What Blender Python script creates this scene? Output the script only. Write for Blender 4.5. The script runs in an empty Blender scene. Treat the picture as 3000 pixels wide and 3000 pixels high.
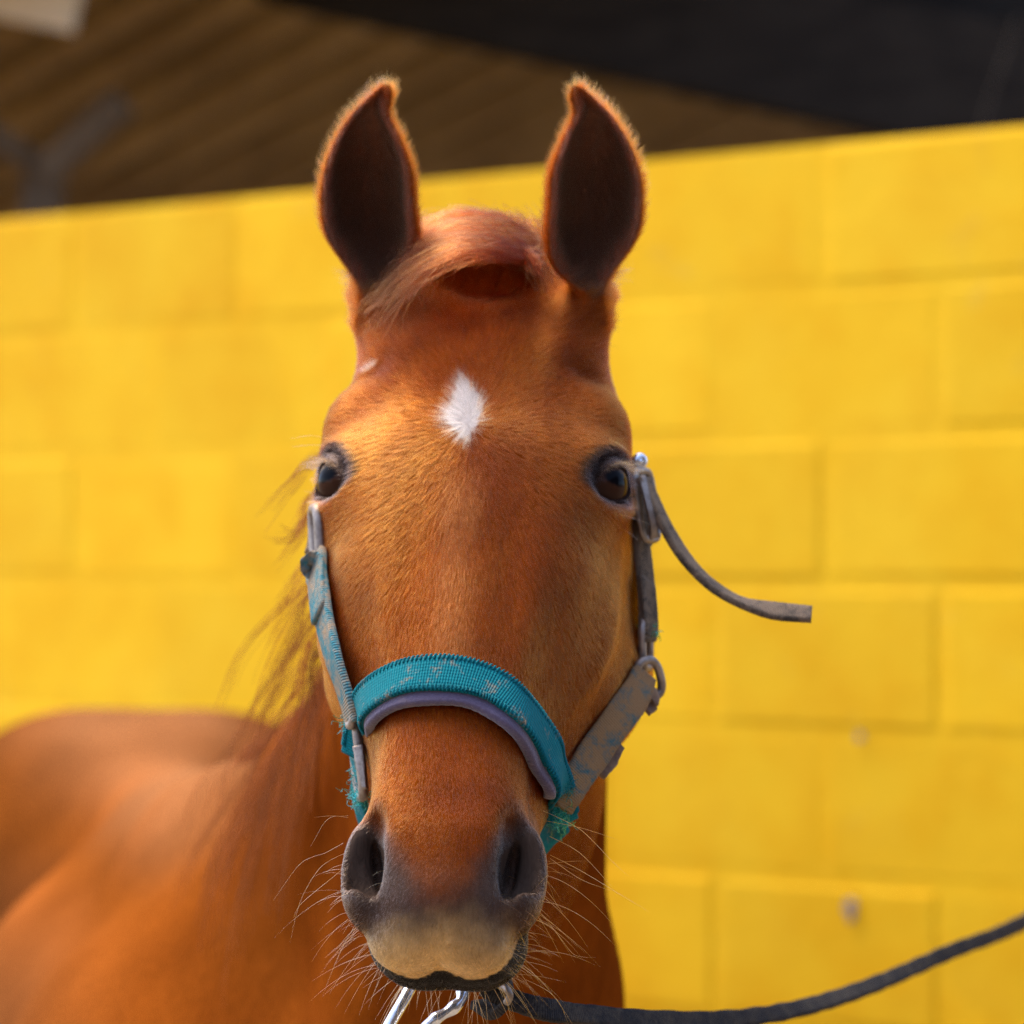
import bpy, math, random
import numpy as np
from mathutils import Vector, Matrix

rng = np.random.default_rng(7)
random.seed(7)
scene = bpy.context.scene
R = math.radians

# ------------------------------------------------------------------ camera
CAM = np.array([0.0, 0.0, 1.67])
FPX = 85.0 / 24.0 * 3000.0            # focal length in photograph pixels
PITCH = 150.0 / FPX
cam_data = bpy.data.cameras.new('camera')
cam_data.sensor_width = 24.0
cam_data.lens = 85.0
cam_data.clip_start = 0.05
cam_data.clip_end = 400.0
cam_data.dof.use_dof = True
cam_data.dof.focus_distance = 2.285
cam_data.dof.aperture_fstop = 3.5
cam_data.dof.aperture_blades = 0
cam = bpy.data.objects.new('camera', cam_data)
cam.location = CAM
cam.rotation_euler = (math.pi / 2 + PITCH, 0, 0)
scene.collection.objects.link(cam)
scene.camera = cam

# ------------------------------------------------------------------ sky, sun, exposure
SUN_EL, SUN_AZ = R(66), R(-58)         # azimuth from +Y (behind the horse) towards -X (left)
world = bpy.data.worlds.new('World')
scene.world = world
world.use_nodes = True
wn = world.node_tree.nodes
wl = world.node_tree.links
wn.clear()
w_out = wn.new('ShaderNodeOutputWorld')
w_bg = wn.new('ShaderNodeBackground')
w_sky = wn.new('ShaderNodeTexSky')
w_sky.sky_type = 'NISHITA'
w_sky.sun_disc = False
w_sky.sun_elevation = SUN_EL
w_sky.sun_rotation = SUN_AZ
w_sky.air_density = 0.6
w_sky.dust_density = 2.2
w_sky.ozone_density = 0.3
w_bg.inputs['Strength'].default_value = 0.15
wl.new(w_sky.outputs[0], w_bg.inputs['Color'])
wl.new(w_bg.outputs[0], w_out.inputs['Surface'])

sun_data = bpy.data.lights.new('sun', 'SUN')
sun_data.energy = 0.8
sun_data.angle = R(30)
sun_data.color = (1.0, 0.90, 0.74)
sun = bpy.data.objects.new('sun', sun_data)
sdir = Vector((math.sin(SUN_AZ) * math.cos(SUN_EL), math.cos(SUN_AZ) * math.cos(SUN_EL), math.sin(SUN_EL)))
sun.rotation_euler = (-sdir).to_track_quat('-Z', 'Y').to_euler()
sun.location = (-6, 4, 9)
scene.collection.objects.link(sun)

scene.view_settings.view_transform = 'Standard'
scene.view_settings.look = 'None'
scene.view_settings.gamma = 1.0
scene.view_settings.exposure = 2.28
scene.cycles.use_denoising = True
scene.cycles.denoising_prefilter = 'NONE'
scene.cycles.use_adaptive_sampling = False
try:
    scene.cycles.denoiser = 'OPENIMAGEDENOISE'
except Exception:
    pass
scene.cycles.max_bounces = 8
scene.cycles.diffuse_bounces = 4
scene.cycles.glossy_bounces = 4
scene.cycles.transmission_bounces = 6
scene.cycles.sample_clamp_indirect = 6.0
try:
    scene.cycles_curves.shape = 'RIBBONS'
    scene.cycles_curves.subdivisions = 2
except Exception:
    pass

# ------------------------------------------------------------------ helpers
CF = np.array([0.0, math.cos(PITCH), math.sin(PITCH)])
CU = np.array([0.0, -math.sin(PITCH), math.cos(PITCH)])
CR = np.array([1.0, 0.0, 0.0])

def ray(px, py):
    return CF + (px - 1500.0) / FPX * CR - (py - 1500.0) / FPX * CU

def at(px, py, d):
    """point at distance d in front of the camera along the direction of a photograph pixel"""
    return CAM + d * ray(px, py)

def link(o, parent=None):
    scene.collection.objects.link(o)
    if parent is not None:
        o.parent = parent
    return o

def tag(o, label=None, category=None, group=None, kind=None):
    if label: o['label'] = label
    if category: o['category'] = category
    if group: o['group'] = group
    if kind: o['kind'] = kind
    return o

def empty(name, loc=(0, 0, 0), rz=0.0):
    o = bpy.data.objects.new(name, None)
    o.empty_display_size = 0.1
    o.location = loc
    o.rotation_euler = (0, 0, rz)
    return link(o)

def mesh_obj(name, verts, faces, mat=None, parent=None, smooth=False, local=None):
    """local: world-space origin to subtract, for parts whose parent sits there (unrotated)"""
    v = np.asarray(verts, dtype=float)
    if local is not None:
        v = v - np.asarray(local)
    me = bpy.data.meshes.new(name)
    me.from_pydata(v.tolist(), [], [tuple(int(i) for i in f) for f in faces])
    me.update()
    if smooth:
        me.polygons.foreach_set('use_smooth', np.ones(len(me.polygons), dtype=bool))
    if mat is not None:
        me.materials.append(mat)
    return link(bpy.data.objects.new(name, me), parent)

def box_vf(x0, x1, y0, y1, z0, z1):
    v = [(x, y, z) for x in (x0, x1) for y in (y0, y1) for z in (z0, z1)]
    f = [(0, 1, 3, 2), (4, 6, 7, 5), (0, 4, 5, 1), (2, 3, 7, 6), (0, 2, 6, 4), (1, 5, 7, 3)]
    return v, f

def catmull(pts, n):
    """smooth curve through control points, n samples"""
    p = np.asarray(pts, dtype=float)
    k = len(p)
    if k == 2:
        t = np.linspace(0, 1, n)[:, None]
        return p[0] * (1 - t) + p[1] * t
    ext = np.vstack([2 * p[0] - p[1], p, 2 * p[-1] - p[-2]])
    ts = np.linspace(0, k - 1 - 1e-9, n)
    i = ts.astype(int)
    t = (ts - i)[:, None]
    a, b, c, d = ext[i], ext[i + 1], ext[i + 2], ext[i + 3]
    return 0.5 * (2 * b + (c - a) * t + (2 * a - 5 * b + 4 * c - d) * t ** 2 + (3 * b - a - 3 * c + d) * t ** 3)

def unit(v):
    v = np.asarray(v, dtype=float)
    return v / np.maximum(np.linalg.norm(v, axis=-1, keepdims=True), 1e-12)

def tube_vf(path, rad, seg=10, flat=1.0, up=None, closed=False):
    """swept round / oval section; flat scales the section along the second axis"""
    p = np.asarray(path, dtype=float)
    n = len(p)
    rad = np.broadcast_to(np.asarray(rad, dtype=float), (n,))
    if closed:
        tan = unit(np.roll(p, -1, 0) - np.roll(p, 1, 0))
    else:
        tan = unit(np.gradient(p, axis=0))
    if up is None:
        up = np.array([0.0, 0.0, 1.0]) if abs(tan[0][2]) < 0.9 else np.array([0.0, 1.0, 0.0])
    ups = np.broadcast_to(np.asarray(up, dtype=float), (n, 3))
    s = unit(np.cross(tan, ups))
    u = np.cross(s, tan)
    th = np.linspace(0, 2 * math.pi, seg, endpoint=False)
    ring = (np.cos(th)[None, :, None] * s[:, None, :] + flat * np.sin(th)[None, :, None] * u[:, None, :]) * rad[:, None, None] + p[:, None, :]
    v = ring.reshape(-1, 3)
    f = []
    m = n if closed else n - 1
    for i in range(m):
        i2 = (i + 1) % n
        for j in range(seg):
            j2 = (j + 1) % seg
            f.append((i * seg + j, i * seg + j2, i2 * seg + j2, i2 * seg + j))
    if not closed:
        f.append(tuple(range(seg))[::-1])
        f.append(tuple((n - 1) * seg + j for j in range(seg)))
    return v, f

def merge(*vfs):
    V, F, o = [], [], 0
    for v, f in vfs:
        v = np.asarray(v, dtype=float)
        V.append(v)
        F += [tuple(int(i) + o for i in q) for q in f]
        o += len(v)
    return np.vstack(V), F

# material helpers -------------------------------------------------------
def new_mat(name):
    m = bpy.data.materials.new(name)
    m.use_nodes = True
    nt = m.node_tree
    b = nt.nodes['Principled BSDF']
    return m, nt, b

def nd(nt, t, **kw):
    n = nt.nodes.new(t)
    for k, v in kw.items():
        if k.startswith('i_'):
            n.inputs[k[2:].replace('_', ' ')].default_value = v
        else:
            setattr(n, k, v)
    return n

def ramp(nt, fac, stops):
    n = nt.nodes.new('ShaderNodeValToRGB')
    els = n.color_ramp.elements
    while len(els) < len(stops):
        els.new(0.5)
    for e, (p, c) in zip(els, stops):
        e.position = p
        e.color = (*c, 1.0) if len(c) == 3 else c
    nt.links.new(fac, n.inputs[0])
    return n.outputs[0]

def noise(nt, scale, detail=4, rough=0.55, vec=None, dist=0.0):
    n = nd(nt, 'ShaderNodeTexNoise')
    n.inputs['Scale'].default_value = scale
    n.inputs['Detail'].default_value = detail
    n.inputs['Roughness'].default_value = rough
    n.inputs['Distortion'].default_value = dist
    if vec is not None:
        nt.links.new(vec, n.inputs['Vector'])
    return n

def bump(nt, b, height, strength=0.3, dist=0.01, prev=None):
    n = nd(nt, 'ShaderNodeBump')
    n.inputs['Strength'].default_value = strength
    n.inputs['Distance'].default_value = dist
    nt.links.new(height, n.inputs['Height'])
    if prev is not None:
        nt.links.new(prev, n.inputs['Normal'])
    nt.links.new(n.outputs[0], b.inputs['Normal'])
    return n.outputs[0]

def mix(nt, fac, a, b, blend='MIX'):
    n = nt.nodes.new('ShaderNodeMix')
    n.data_type = 'RGBA'
    n.blend_type = blend
    for key, val in ((0, fac), (6, a), (7, b)):
        if hasattr(val, 'links'):
            nt.links.new(val, n.inputs[key])
        elif isinstance(val, (int, float)):
            n.inputs[key].default_value = val
        else:
            n.inputs[key].default_value = (*val, 1.0) if len(val) == 3 else val
    return n.outputs[2]

def texco(nt, out='Object', scale=None):
    t = nd(nt, 'ShaderNodeTexCoord')
    if scale is None:
        return t.outputs[out]
    mp = nd(nt, 'ShaderNodeMapping')
    mp.inputs['Scale'].default_value = scale
    nt.links.new(t.outputs[out], mp.inputs['Vector'])
    return mp.outputs[0]
# ================================================================== setting
# ground -----------------------------------------------------------------
m_ground, nt, b = new_mat('packed_earth')
co = texco(nt, 'Object')
n1 = noise(nt, 1.3, 6, .6, co); n2 = noise(nt, 30, 5, .6, co)
c1 = ramp(nt, n1.outputs[0], [(.3, (.20, .155, .105)), (.7, (.31, .245, .165))])
c2 = ramp(nt, n2.outputs[0], [(.35, (.6, .6, .6)), (.75, (1, 1, 1))])
nt.links.new(mix(nt, .6, c1, c2, 'MULTIPLY'), b.inputs['Base Color'])
b.inputs['Roughness'].default_value = .95
bump(nt, b, n2.outputs[0], .5, .01)
g = mesh_obj('ground', [(-150, -150, 0), (150, -150, 0), (150, 150, 0), (-150, 150, 0)], [(0, 1, 2, 3)], m_ground)
tag(g, 'bare packed yard earth', None, None, 'structure')

# painted block wall -----------------------------------------------------
WM = 0.86                                   # how much nearer the wall comes per metre to the right
WZ0 = 4.97
WD = unit(np.array([1.0, -WM, 0.0]))         # along the wall, to the right
WN = unit(np.array([-WM, -1.0, 0.0]))        # out of the wall, towards the camera
WTOP = 2.212
BH, BL, JT = 0.189, 0.352, 0.014             # course height, block length, joint

def paint_mat(name, joint=False):
    m, nt, b = new_mat(name)
    gm = nd(nt, 'ShaderNodeNewGeometry')
    pos = gm.outputs['Position']
    big = noise(nt, 3.4, 5, .6, pos, .4)
    mid = noise(nt, 9, 5, .6, pos)
    fine = noise(nt, 120, 4, .6, pos)
    base = ramp(nt, big.outputs[0], [(.34, (.78, .395, .001)), (.50, (.82, .45, .004)), (.66, (.84, .49, .012))])
    worn = ramp(nt, mid.outputs[0], [(.42, (.84, .485, .010)), (.66, (.75, .37, .001))])
    col = mix(nt, .5, base, worn)
    if not joint:
        # every block took the paint a little differently
        oi = nd(nt, 'ShaderNodeObjectInfo')
        hv = nd(nt, 'ShaderNodeHueSaturation')
        mr = nd(nt, 'ShaderNodeMapRange')
        mr.inputs['To Min'].default_value = .93; mr.inputs['To Max'].default_value = 1.04
        nt.links.new(oi.outputs['Random'], mr.inputs[0])
        nt.links.new(mr.outputs[0], hv.inputs['Value'])
        nt.links.new(col, hv.inputs['Color'])
        col = hv.outputs[0]
    # grime: small grey scuffs
    sc = noise(nt, 3.1, 7, .72, pos, 1.2)
    scf = ramp(nt, sc.outputs[0], [(.60, (0, 0, 0)), (.76, (.40, .40, .40))])
    col = mix(nt, scf, col, (.45, .33, .10))
    nt.links.new(col, b.inputs['Base Color'])
    b.inputs['Roughness'].default_value = .7
    b.inputs['Specular IOR Level'].default_value = .15
    bump(nt, b, fine.outputs[0], .35, .003, bump(nt, b, mid.outputs[0], .3, .006))
    return m
m_wall = paint_mat('yellow_wall_paint')
m_joint = paint_mat('yellow_joint_paint', True)

wall = empty('block_wall', (0, WZ0, 0))
wall.rotation_euler = (0, 0, math.atan2(WD[1], WD[0]))
tag(wall, 'bright yellow painted block wall behind the horse', 'wall')
# in the wall's own frame: x along the wall, -y out of it, z up
def block_mesh(w):
    x, z, d, bev = (w - JT) / 2, (BH - JT) / 2, .05, .006
    v = []
    for (dx, dz, y) in ((bev, bev, -.0003), (0, 0, .0011), (0, 0, d)):
        v += [(-x + dx, y, -z + dz), (x - dx, y, -z + dz), (x - dx, y, z - dz), (-x + dx, y, z - dz)]
    f = [(0, 1, 2, 3)]
    for k in (0, 4):
        for i in range(4):
            j = (i + 1) % 4
            f.append((k + j, k + i, k + 4 + i, k + 4 + j))
    me = bpy.data.meshes.new('block')
    me.from_pydata(v, [], f); me.update()
    me.materials.append(m_wall)
    return me
def wall_point(px, py):
    d = ray(px, py)
    n = np.array([WN[0], WN[1], 0])
    t = ((np.array([0, WZ0, 0]) - CAM) @ n) / (d @ n)
    p = CAM + t * d
    q = p - np.array([0, WZ0, 0])
    return q @ WD, p[2]
bm_full = block_mesh(BL)
X0, X1 = -4.4, 1.9
JX0 = wall_point(2416, 700)[0]
nrow = 11
k = 0
for r in range(nrow):
    zc = WTOP - BH * (r + .5)
    x = JX0 - BL * 15 + (.5 * BL if r % 2 else 0.0)
    while x < X1:
        o = bpy.data.objects.new('block', bm_full)
        o.location = (x + BL / 2, random.uniform(-.0010, .0010), zc + random.uniform(-.0015, .0015))
        o.rotation_euler = (random.uniform(-.004, .004), random.uniform(-.003, .003), random.uniform(-.004, .004))
        o.scale = (1 + random.uniform(-.006, .004), 1, 1 + random.uniform(-.01, .006))
        link(o, wall)
        x += BL
v, f = box_vf(X0 - .3, X1 + .35, .0008, .14, 0, WTOP - .006)
mesh_obj('mortar_bed', v, f, m_joint, wall)
m_chip, nt, b = new_mat('bare_block_grey')
co = texco(nt, 'Object')
nt.links.new(ramp(nt, noise(nt, 60, 4, .6, co).outputs[0], [(.3, (.16, .13, .12)), (.7, (.30, .24, .20))]), b.inputs['Base Color'])
b.inputs['Roughness'].default_value = .9
for (px, py, rx, rz) in ((2500, 2662, .009, .015), (2528, 2158, .006, .006)):
    lx, lz = wall_point(px, py)
    th = np.linspace(0, 2 * math.pi, 14, endpoint=False)
    rr = 1 + .22 * np.sin(3 * th + px) + .12 * np.sin(5 * th + py)
    vv = [(lx + rx * q * math.cos(t), -.0062, lz + rz * q * math.sin(t)) for q, t in zip(rr, th)]
    vv += [(lx + rx * .9 * q * math.cos(t), -.0082, lz + rz * .9 * q * math.sin(t)) for q, t in zip(rr, th)]
    ff = [tuple(range(14, 28))] + [(i, (i + 1) % 14, 14 + (i + 1) % 14, 14 + i) for i in range(14)]
    mesh_obj('paint_chip', vv, ff, m_chip, wall)

# open barn behind the wall ---------------------------------------------
m_sheet, nt, b = new_mat('aged_fibre_cement_sheet')
co = texco(nt, 'Object')
n1 = noise(nt, 1.7, 6, .65, co); n2 = noise(nt, 14, 5, .6, co)
c1 = ramp(nt, n1.outputs[0], [(.30, (.20, .125, .065)), (.55, (.32, .215, .115)), (.75, (.44, .31, .18))])
sa = nd(nt, 'ShaderNodeAttribute'); sa.attribute_name = 'valley_shade'     # shade of the corrugation valleys, put into the colour
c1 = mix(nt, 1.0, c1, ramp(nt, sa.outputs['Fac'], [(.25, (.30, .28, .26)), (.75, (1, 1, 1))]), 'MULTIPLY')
nt.links.new(mix(nt, .35, c1, ramp(nt, n2.outputs[0], [(.3, (.4, .4, .4)), (.7, (1, 1, 1))]), 'MULTIPLY'), b.inputs['Base Color'])
b.inputs['Roughness'].default_value = .85
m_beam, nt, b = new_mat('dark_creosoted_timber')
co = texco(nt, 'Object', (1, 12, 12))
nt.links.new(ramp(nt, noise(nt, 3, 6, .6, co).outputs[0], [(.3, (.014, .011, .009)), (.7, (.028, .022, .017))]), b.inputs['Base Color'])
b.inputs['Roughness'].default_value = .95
b.inputs['Specular IOR Level'].default_value = .1
m_post, nt, b = new_mat('weathered_post_timber')
co = texco(nt, 'Object', (6, 6, 1))
nt.links.new(ramp(nt, noise(nt, 5, 6, .6, co).outputs[0], [(.3, (.075, .048, .026)), (.7, (.14, .092, .05))]), b.inputs['Base Color'])
b.inputs['Roughness'].default_value = .85
m_pale, nt, b = new_mat('pale_bare_board')
co = texco(nt, 'Object', (1, 9, 9))
nt.links.new(ramp(nt, noise(nt, 4, 5, .6, co).outputs[0], [(.3, (.62, .50, .34)), (.7, (.78, .66, .48))]), b.inputs['Base Color'])
b.inputs['Roughness'].default_value = .8
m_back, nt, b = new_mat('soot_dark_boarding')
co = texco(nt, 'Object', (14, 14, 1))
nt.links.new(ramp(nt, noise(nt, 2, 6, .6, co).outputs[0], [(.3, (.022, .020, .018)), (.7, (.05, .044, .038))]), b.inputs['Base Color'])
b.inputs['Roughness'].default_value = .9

barn = empty('open_barn', (0, 8, 0))
tag(barn, 'dark open barn with a corrugated roof seen above the yellow wall', 'barn')
BO = np.array([0.0, 8.0, 0.0])
RD = unit(np.array([.70, -.65, .256]))         # up the slope of the sheets, towards the open front
RH = unit(np.array([.65, .70, 0.0]))           # across the sheets
RNn = unit(np.cross(RD, RH))
if RNn[2] > 0: RNn = -RNn                       # out of the underside
RC = at(600, 250, 8.0)
PITCHW, DEP = .185, .075
def roof_sheet(j, wrib=7):
    u0 = j * wrib * PITCHW
    us = np.linspace(0, wrib * PITCHW + .05, wrib * 10 + 4)
    v, f = [], []
    for side in (0, 1):
        for L in (-1.9, 1.7):
            for u in us:
                p = RC + RH * (u0 + u) + RD * L + RNn * (DEP * math.cos(2 * math.pi * u / PITCHW) - side * .007 + .004 * (j % 2)) - BO
                v.append(p)
    n = len(us)
    for s in (0, 1):
        o = s * 2 * n
        for i in range(n - 1):
            q = (o + i, o + i + 1, o + n + i + 1, o + n + i)
            f.append(q if s == 0 else q[::-1])
    return v, f
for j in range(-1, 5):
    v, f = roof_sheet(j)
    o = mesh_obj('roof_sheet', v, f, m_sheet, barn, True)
    nu = 7 * 10 + 4
    us = np.linspace(0, 7 * PITCHW + .05, nu)
    valley_shade = .5 + .5 * np.cos(2 * math.pi * us / PITCHW)  # painted valley shading, darkest where the sheet is recessed
    c4 = np.ones((4 * nu, 4), np.float32); c4[:, :3] = np.tile(valley_shade, 4)[:, None]
    o.data.attributes.new('valley_shade', 'FLOAT_COLOR', 'POINT').data.foreach_set('color', c4.ravel())
def beam(name, p, q, w, h, mat, up=(0, 0, 1)):
    p, q = np.asarray(p, float), np.asarray(q, float)
    t = unit(q - p); s = unit(np.cross(t, np.asarray(up, float))); u = np.cross(s, t)
    v = [e + s * a * w / 2 + u * c * h / 2 - BO for e in (p, q) for a in (-1, 1) for c in (-1, 1)]
    f = [(0, 1, 3, 2), (4, 6, 7, 5), (0, 4, 5, 1), (2, 3, 7, 6), (0, 2, 6, 4), (1, 5, 7, 3)]
    return mesh_obj(name, v, f, mat, barn)
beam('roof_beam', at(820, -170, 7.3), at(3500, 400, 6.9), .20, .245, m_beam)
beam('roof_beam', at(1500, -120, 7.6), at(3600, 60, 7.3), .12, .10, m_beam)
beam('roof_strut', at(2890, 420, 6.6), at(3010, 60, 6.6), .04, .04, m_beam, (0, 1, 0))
beam('post', at(95, 800, 7.2), at(140, 470, 7.2), .075, .06, m_post, (0, 1, 0))
beam('brace', at(130, 505, 7.16), at(360, 300, 7.1), .055, .055, m_post, (0, 1, 0))
beam('brace', at(150, 505, 7.20), at(-120, 330, 7.1), .05, .05, m_post, (0, 1, 0))
beam('fascia_board', at(-260, -80, 7.0), at(225, 20, 6.9), .03, .10, m_pale)
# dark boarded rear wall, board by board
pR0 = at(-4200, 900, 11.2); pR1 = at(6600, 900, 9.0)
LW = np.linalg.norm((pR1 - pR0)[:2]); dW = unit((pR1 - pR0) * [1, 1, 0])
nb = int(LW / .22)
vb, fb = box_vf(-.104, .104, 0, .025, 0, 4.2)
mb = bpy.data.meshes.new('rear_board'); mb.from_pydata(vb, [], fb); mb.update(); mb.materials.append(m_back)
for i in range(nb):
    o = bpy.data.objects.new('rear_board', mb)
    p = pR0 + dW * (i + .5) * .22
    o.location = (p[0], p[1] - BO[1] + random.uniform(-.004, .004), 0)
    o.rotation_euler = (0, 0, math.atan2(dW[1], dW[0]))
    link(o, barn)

# stable added unseen behind and right of the camera to block sky light
m_board, nt, b = new_mat('brown_stained_boarding')
co = texco(nt, 'Object', (10, 10, 1))
nt.links.new(ramp(nt, noise(nt, 2, 6, .6, co).outputs[0], [(.3, (.055, .036, .022)), (.7, (.11, .072, .045))]), b.inputs['Base Color'])
b.inputs['Roughness'].default_value = .8
m_tile, nt, b = new_mat('dull_roof_tile')
co = texco(nt, 'Object')
nt.links.new(ramp(nt, noise(nt, 3, 6, .6, co).outputs[0], [(.3, (.05, .045, .042)), (.7, (.10, .085, .075))]), b.inputs['Base Color'])
b.inputs['Roughness'].default_value = .9
blocker = empty('added_blocker', (3.5, -6.0, 0))
tag(blocker, 'brown boarded stable added unseen behind the camera to cut sky light', 'blocker')
S0 = np.array([3.5, -6.0, 0])
def sbox(name, x0, x1, y0, y1, z0, z1, mat):
    v, f = box_vf(x0, x1, y0, y1, z0, z1)
    return mesh_obj(name, v, f, mat, blocker, False, S0)
sbox('wall', -12, 3.5, -10, -6.0, 0, 3.4, m_board)
sbox('wall', 3.5, 7.5, -10, 1.6, 0, 3.4, m_board)
def sroof(p):
    f = [(0, 1, 2, 3), (0, 3, 5, 4), (1, 0, 4), (2, 1, 4, 5), (3, 2, 5)]
    return mesh_obj('roof', p, f, m_tile, blocker, False, S0)
sroof([(-12.4, -10.4, 3.402), (-12.4, -5.6, 3.402), (3.4, -5.6, 3.402), (3.4, -10.4, 3.402), (-12.4, -8, 5.2), (3.4, -8, 5.2)][:1] and [(-12.4, -5.6, 3.402), (3.4, -5.6, 3.402), (3.4, -10.4, 3.402), (-12.4, -10.4, 3.402), (-12.4, -8, 5.2), (3.4, -8, 5.2)])
rv = [(3.1, -10.4, 3.404), (3.1, 2.0, 3.404), (7.9, 2.0, 3.404), (7.9, -10.4, 3.404), (5.5, -10.4, 5.2), (5.5, 2.0, 5.2)]
mesh_obj('roof', rv, [(3, 2, 1, 0), (0, 1, 5, 4), (2, 3, 4, 5), (1, 2, 5), (3, 0, 4)], m_tile, blocker, False, S0)
for x in (-10, -6.8, -3.6, -.4):
    d_ = sbox('blocker_door', x, x + 1.2, -5.97, -5.93, .02, 2.2, m_back)
    sbox('door_rail', x - .03, x + 1.23, -5.925, -5.90, 1.08, 1.18, m_post).parent = d_
for y in (-4.6, -1.6):
    d_ = sbox('blocker_door', 3.43, 3.47, y, y + 1.2, .02, 2.2, m_back)
    sbox('door_rail', 3.40, 3.425, y - .03, y + 1.23, 1.08, 1.18, m_post).parent = d_
# ================================================================== the horse: one continuous surface
# Head frame: a runs from the poll to the muzzle, b towards the front of the face, c sideways.
TILT, YAW, ROLL = R(40.0), R(3.6), R(0.8)
KA = 0.955                                  # scale along the face
def head_frame():
    A = np.array([0, -math.sin(TILT), -math.cos(TILT)])
    B = np.array([0, -math.cos(TILT), math.sin(TILT)])
    C = np.array([1.0, 0, 0])
    cy, sy = math.cos(-YAW), math.sin(-YAW)
    Rz = np.array([[cy, -sy, 0], [sy, cy, 0], [0, 0, 1]])
    cr, sr = math.cos(ROLL), math.sin(ROLL)
    Ry = np.array([[cr, 0, sr], [0, 1, 0], [-sr, 0, cr]])
    return tuple(Ry @ Rz @ v for v in (A, B, C))
HA, HB, HC = head_frame()
HO = at(1366, 1400, 2.40) - 0.19 * KA * HA - 0.012 * HB

def to_head(P):
    d = P - HO
    b = d @ HB
    return (d @ HA) / KA, b, d @ HC - JAW * np.maximum(0, -.05 - b)

JAW = 0.13                                  # the jaw is set a little to one side
def from_head(a, b, c):
    return HO + a * KA * HA + b * HB + (c + JAW * max(0, -.05 - b)) * HC

SECT = [  # a, [(c, b) from the front of the face round to the underside]
    (-0.05, [(0, -.006), (.030, -.010), (.056, -.026), (.070, -.064), (.072, -.11), (.060, -.14), (.03, -.16), (0, -.165)]),
    (0.00, [(0, -.004), (.035, -.007), (.065, -.022), (.079, -.058), (.078, -.10), (.072, -.15), (.045, -.19), (0, -.20)]),
    (0.05, [(0, .006), (.035, .002), (.072, -.016), (.092, -.05), (.093, -.10), (.088, -.16), (.06, -.215), (0, -.23)]),
    (0.10, [(0, .010), (.04, .006), (.070, -.010), (.101, -.04), (.101, -.10), (.099, -.17), (.066, -.235), (0, -.25)]),
    (0.15, [(0, .015), (.045, .012), (.083, -.002), (.102, -.030), (.103, -.08), (.105, -.16), (.07, -.245), (0, -.262)]),
    (0.20, [(0, .013), (.045, .009), (.080, -.006), (.098, -.033), (.102, -.09), (.107, -.16), (.072, -.245), (0, -.26)]),
    (0.25, [(0, .008), (.041, .004), (.071, -.010), (.089, -.036), (.102, -.09), (.107, -.145), (.066, -.216), (0, -.232)]),
    (0.30, [(0, .004), (.036, .000), (.060, -.013), (.078, -.040), (.094, -.088), (.093, -.128), (.054, -.176), (0, -.190)]),
    (0.335, [(0, .001), (.031, -.003), (.051, -.015), (.065, -.042), (.076, -.078), (.073, -.108), (.044, -.148), (0, -.160)]),
    (0.375, [(0, -.002), (.027, -.005), (.045, -.018), (.054, -.042), (.059, -.072), (.056, -.105), (.038, -.135), (0, -.148)]),
    (0.42, [(0, -.004), (.025, -.007), (.043, -.019), (.051, -.042), (.053, -.068), (.049, -.088), (.034, -.106), (0, -.113)]),
    (0.472, [(0, -.006), (.028, -.008), (.047, -.020), (.056, -.043), (.055, -.068), (.048, -.078), (.032, -.090), (0, -.096)]),
    (0.508, [(0, -.013), (.028, -.015), (.045, -.027), (.053, -.048), (.049, -.060), (.043, -.070), (.028, -.079), (0, -.083)]),
]
def build_polar():
    NT, NA = 181, 241
    th = np.linspace(0, math.pi, NT)
    st_a, rad, cen = [], [], []
    for a, pts in SECT:
        p = np.array(pts, dtype=float)
        b0 = 0.5 * (p[0, 1] + p[-1, 1])
        # mirror, smooth, resample to polar angle
        full = np.vstack([p, (p * [-1, 1])[-2:0:-1]])
        k = len(full)
        ext = np.vstack([full[-2:], full, full[:3]])
        cur = []
        for i in range(k):
            q0, q1, q2, q3 = ext[i + 1], ext[i + 2], ext[i + 3], ext[i + 4]
            for t in np.linspace(0, 1, 24, endpoint=False):
                cur.append(0.5 * (2 * q1 + (q2 - q0) * t + (2 * q0 - 5 * q1 + 4 * q2 - q3) * t * t + (3 * q1 - q0 - 3 * q2 + q3) * t ** 3))
        cur = np.array(cur)
        ang = np.arctan2(cur[:, 0], cur[:, 1] - b0)
        r = np.hypot(cur[:, 0], cur[:, 1] - b0)
        o = np.argsort(ang)
        rad.append(np.interp(th, ang[o], r[o]))
        st_a.append(a); cen.append(b0)
    st_a = np.array(st_a); rad = np.array(rad); cen = np.array(cen)
    aa = np.linspace(st_a[0], st_a[-1], NA)
    # smooth cubic along a (catmull on non-uniform stations through Hermite)
    def hermite(y):
        m = np.gradient(y, st_a, axis=0)
        i = np.clip(np.searchsorted(st_a, aa, side='right') - 1, 0, len(st_a) - 2)
        h = (st_a[i + 1] - st_a[i])
        t = (aa - st_a[i]) / h
        if y.ndim == 2:
            t = t[:, None]; h = h[:, None]
        return ((2 * t ** 3 - 3 * t ** 2 + 1) * y[i] + (t ** 3 - 2 * t ** 2 + t) * h * m[i]
                + (-2 * t ** 3 + 3 * t ** 2) * y[i + 1] + (t ** 3 - t ** 2) * h * m[i + 1])
    return aa, hermite(rad), hermite(cen)
PA, PR, PC = build_polar()

def smin(x, y, k):
    h = np.maximum(k - np.abs(x - y), 0.0) / k
    return np.minimum(x, y) - h * h * k * 0.25

def smax(x, y, k):
    return -smin(-x, -y, k)

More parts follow.
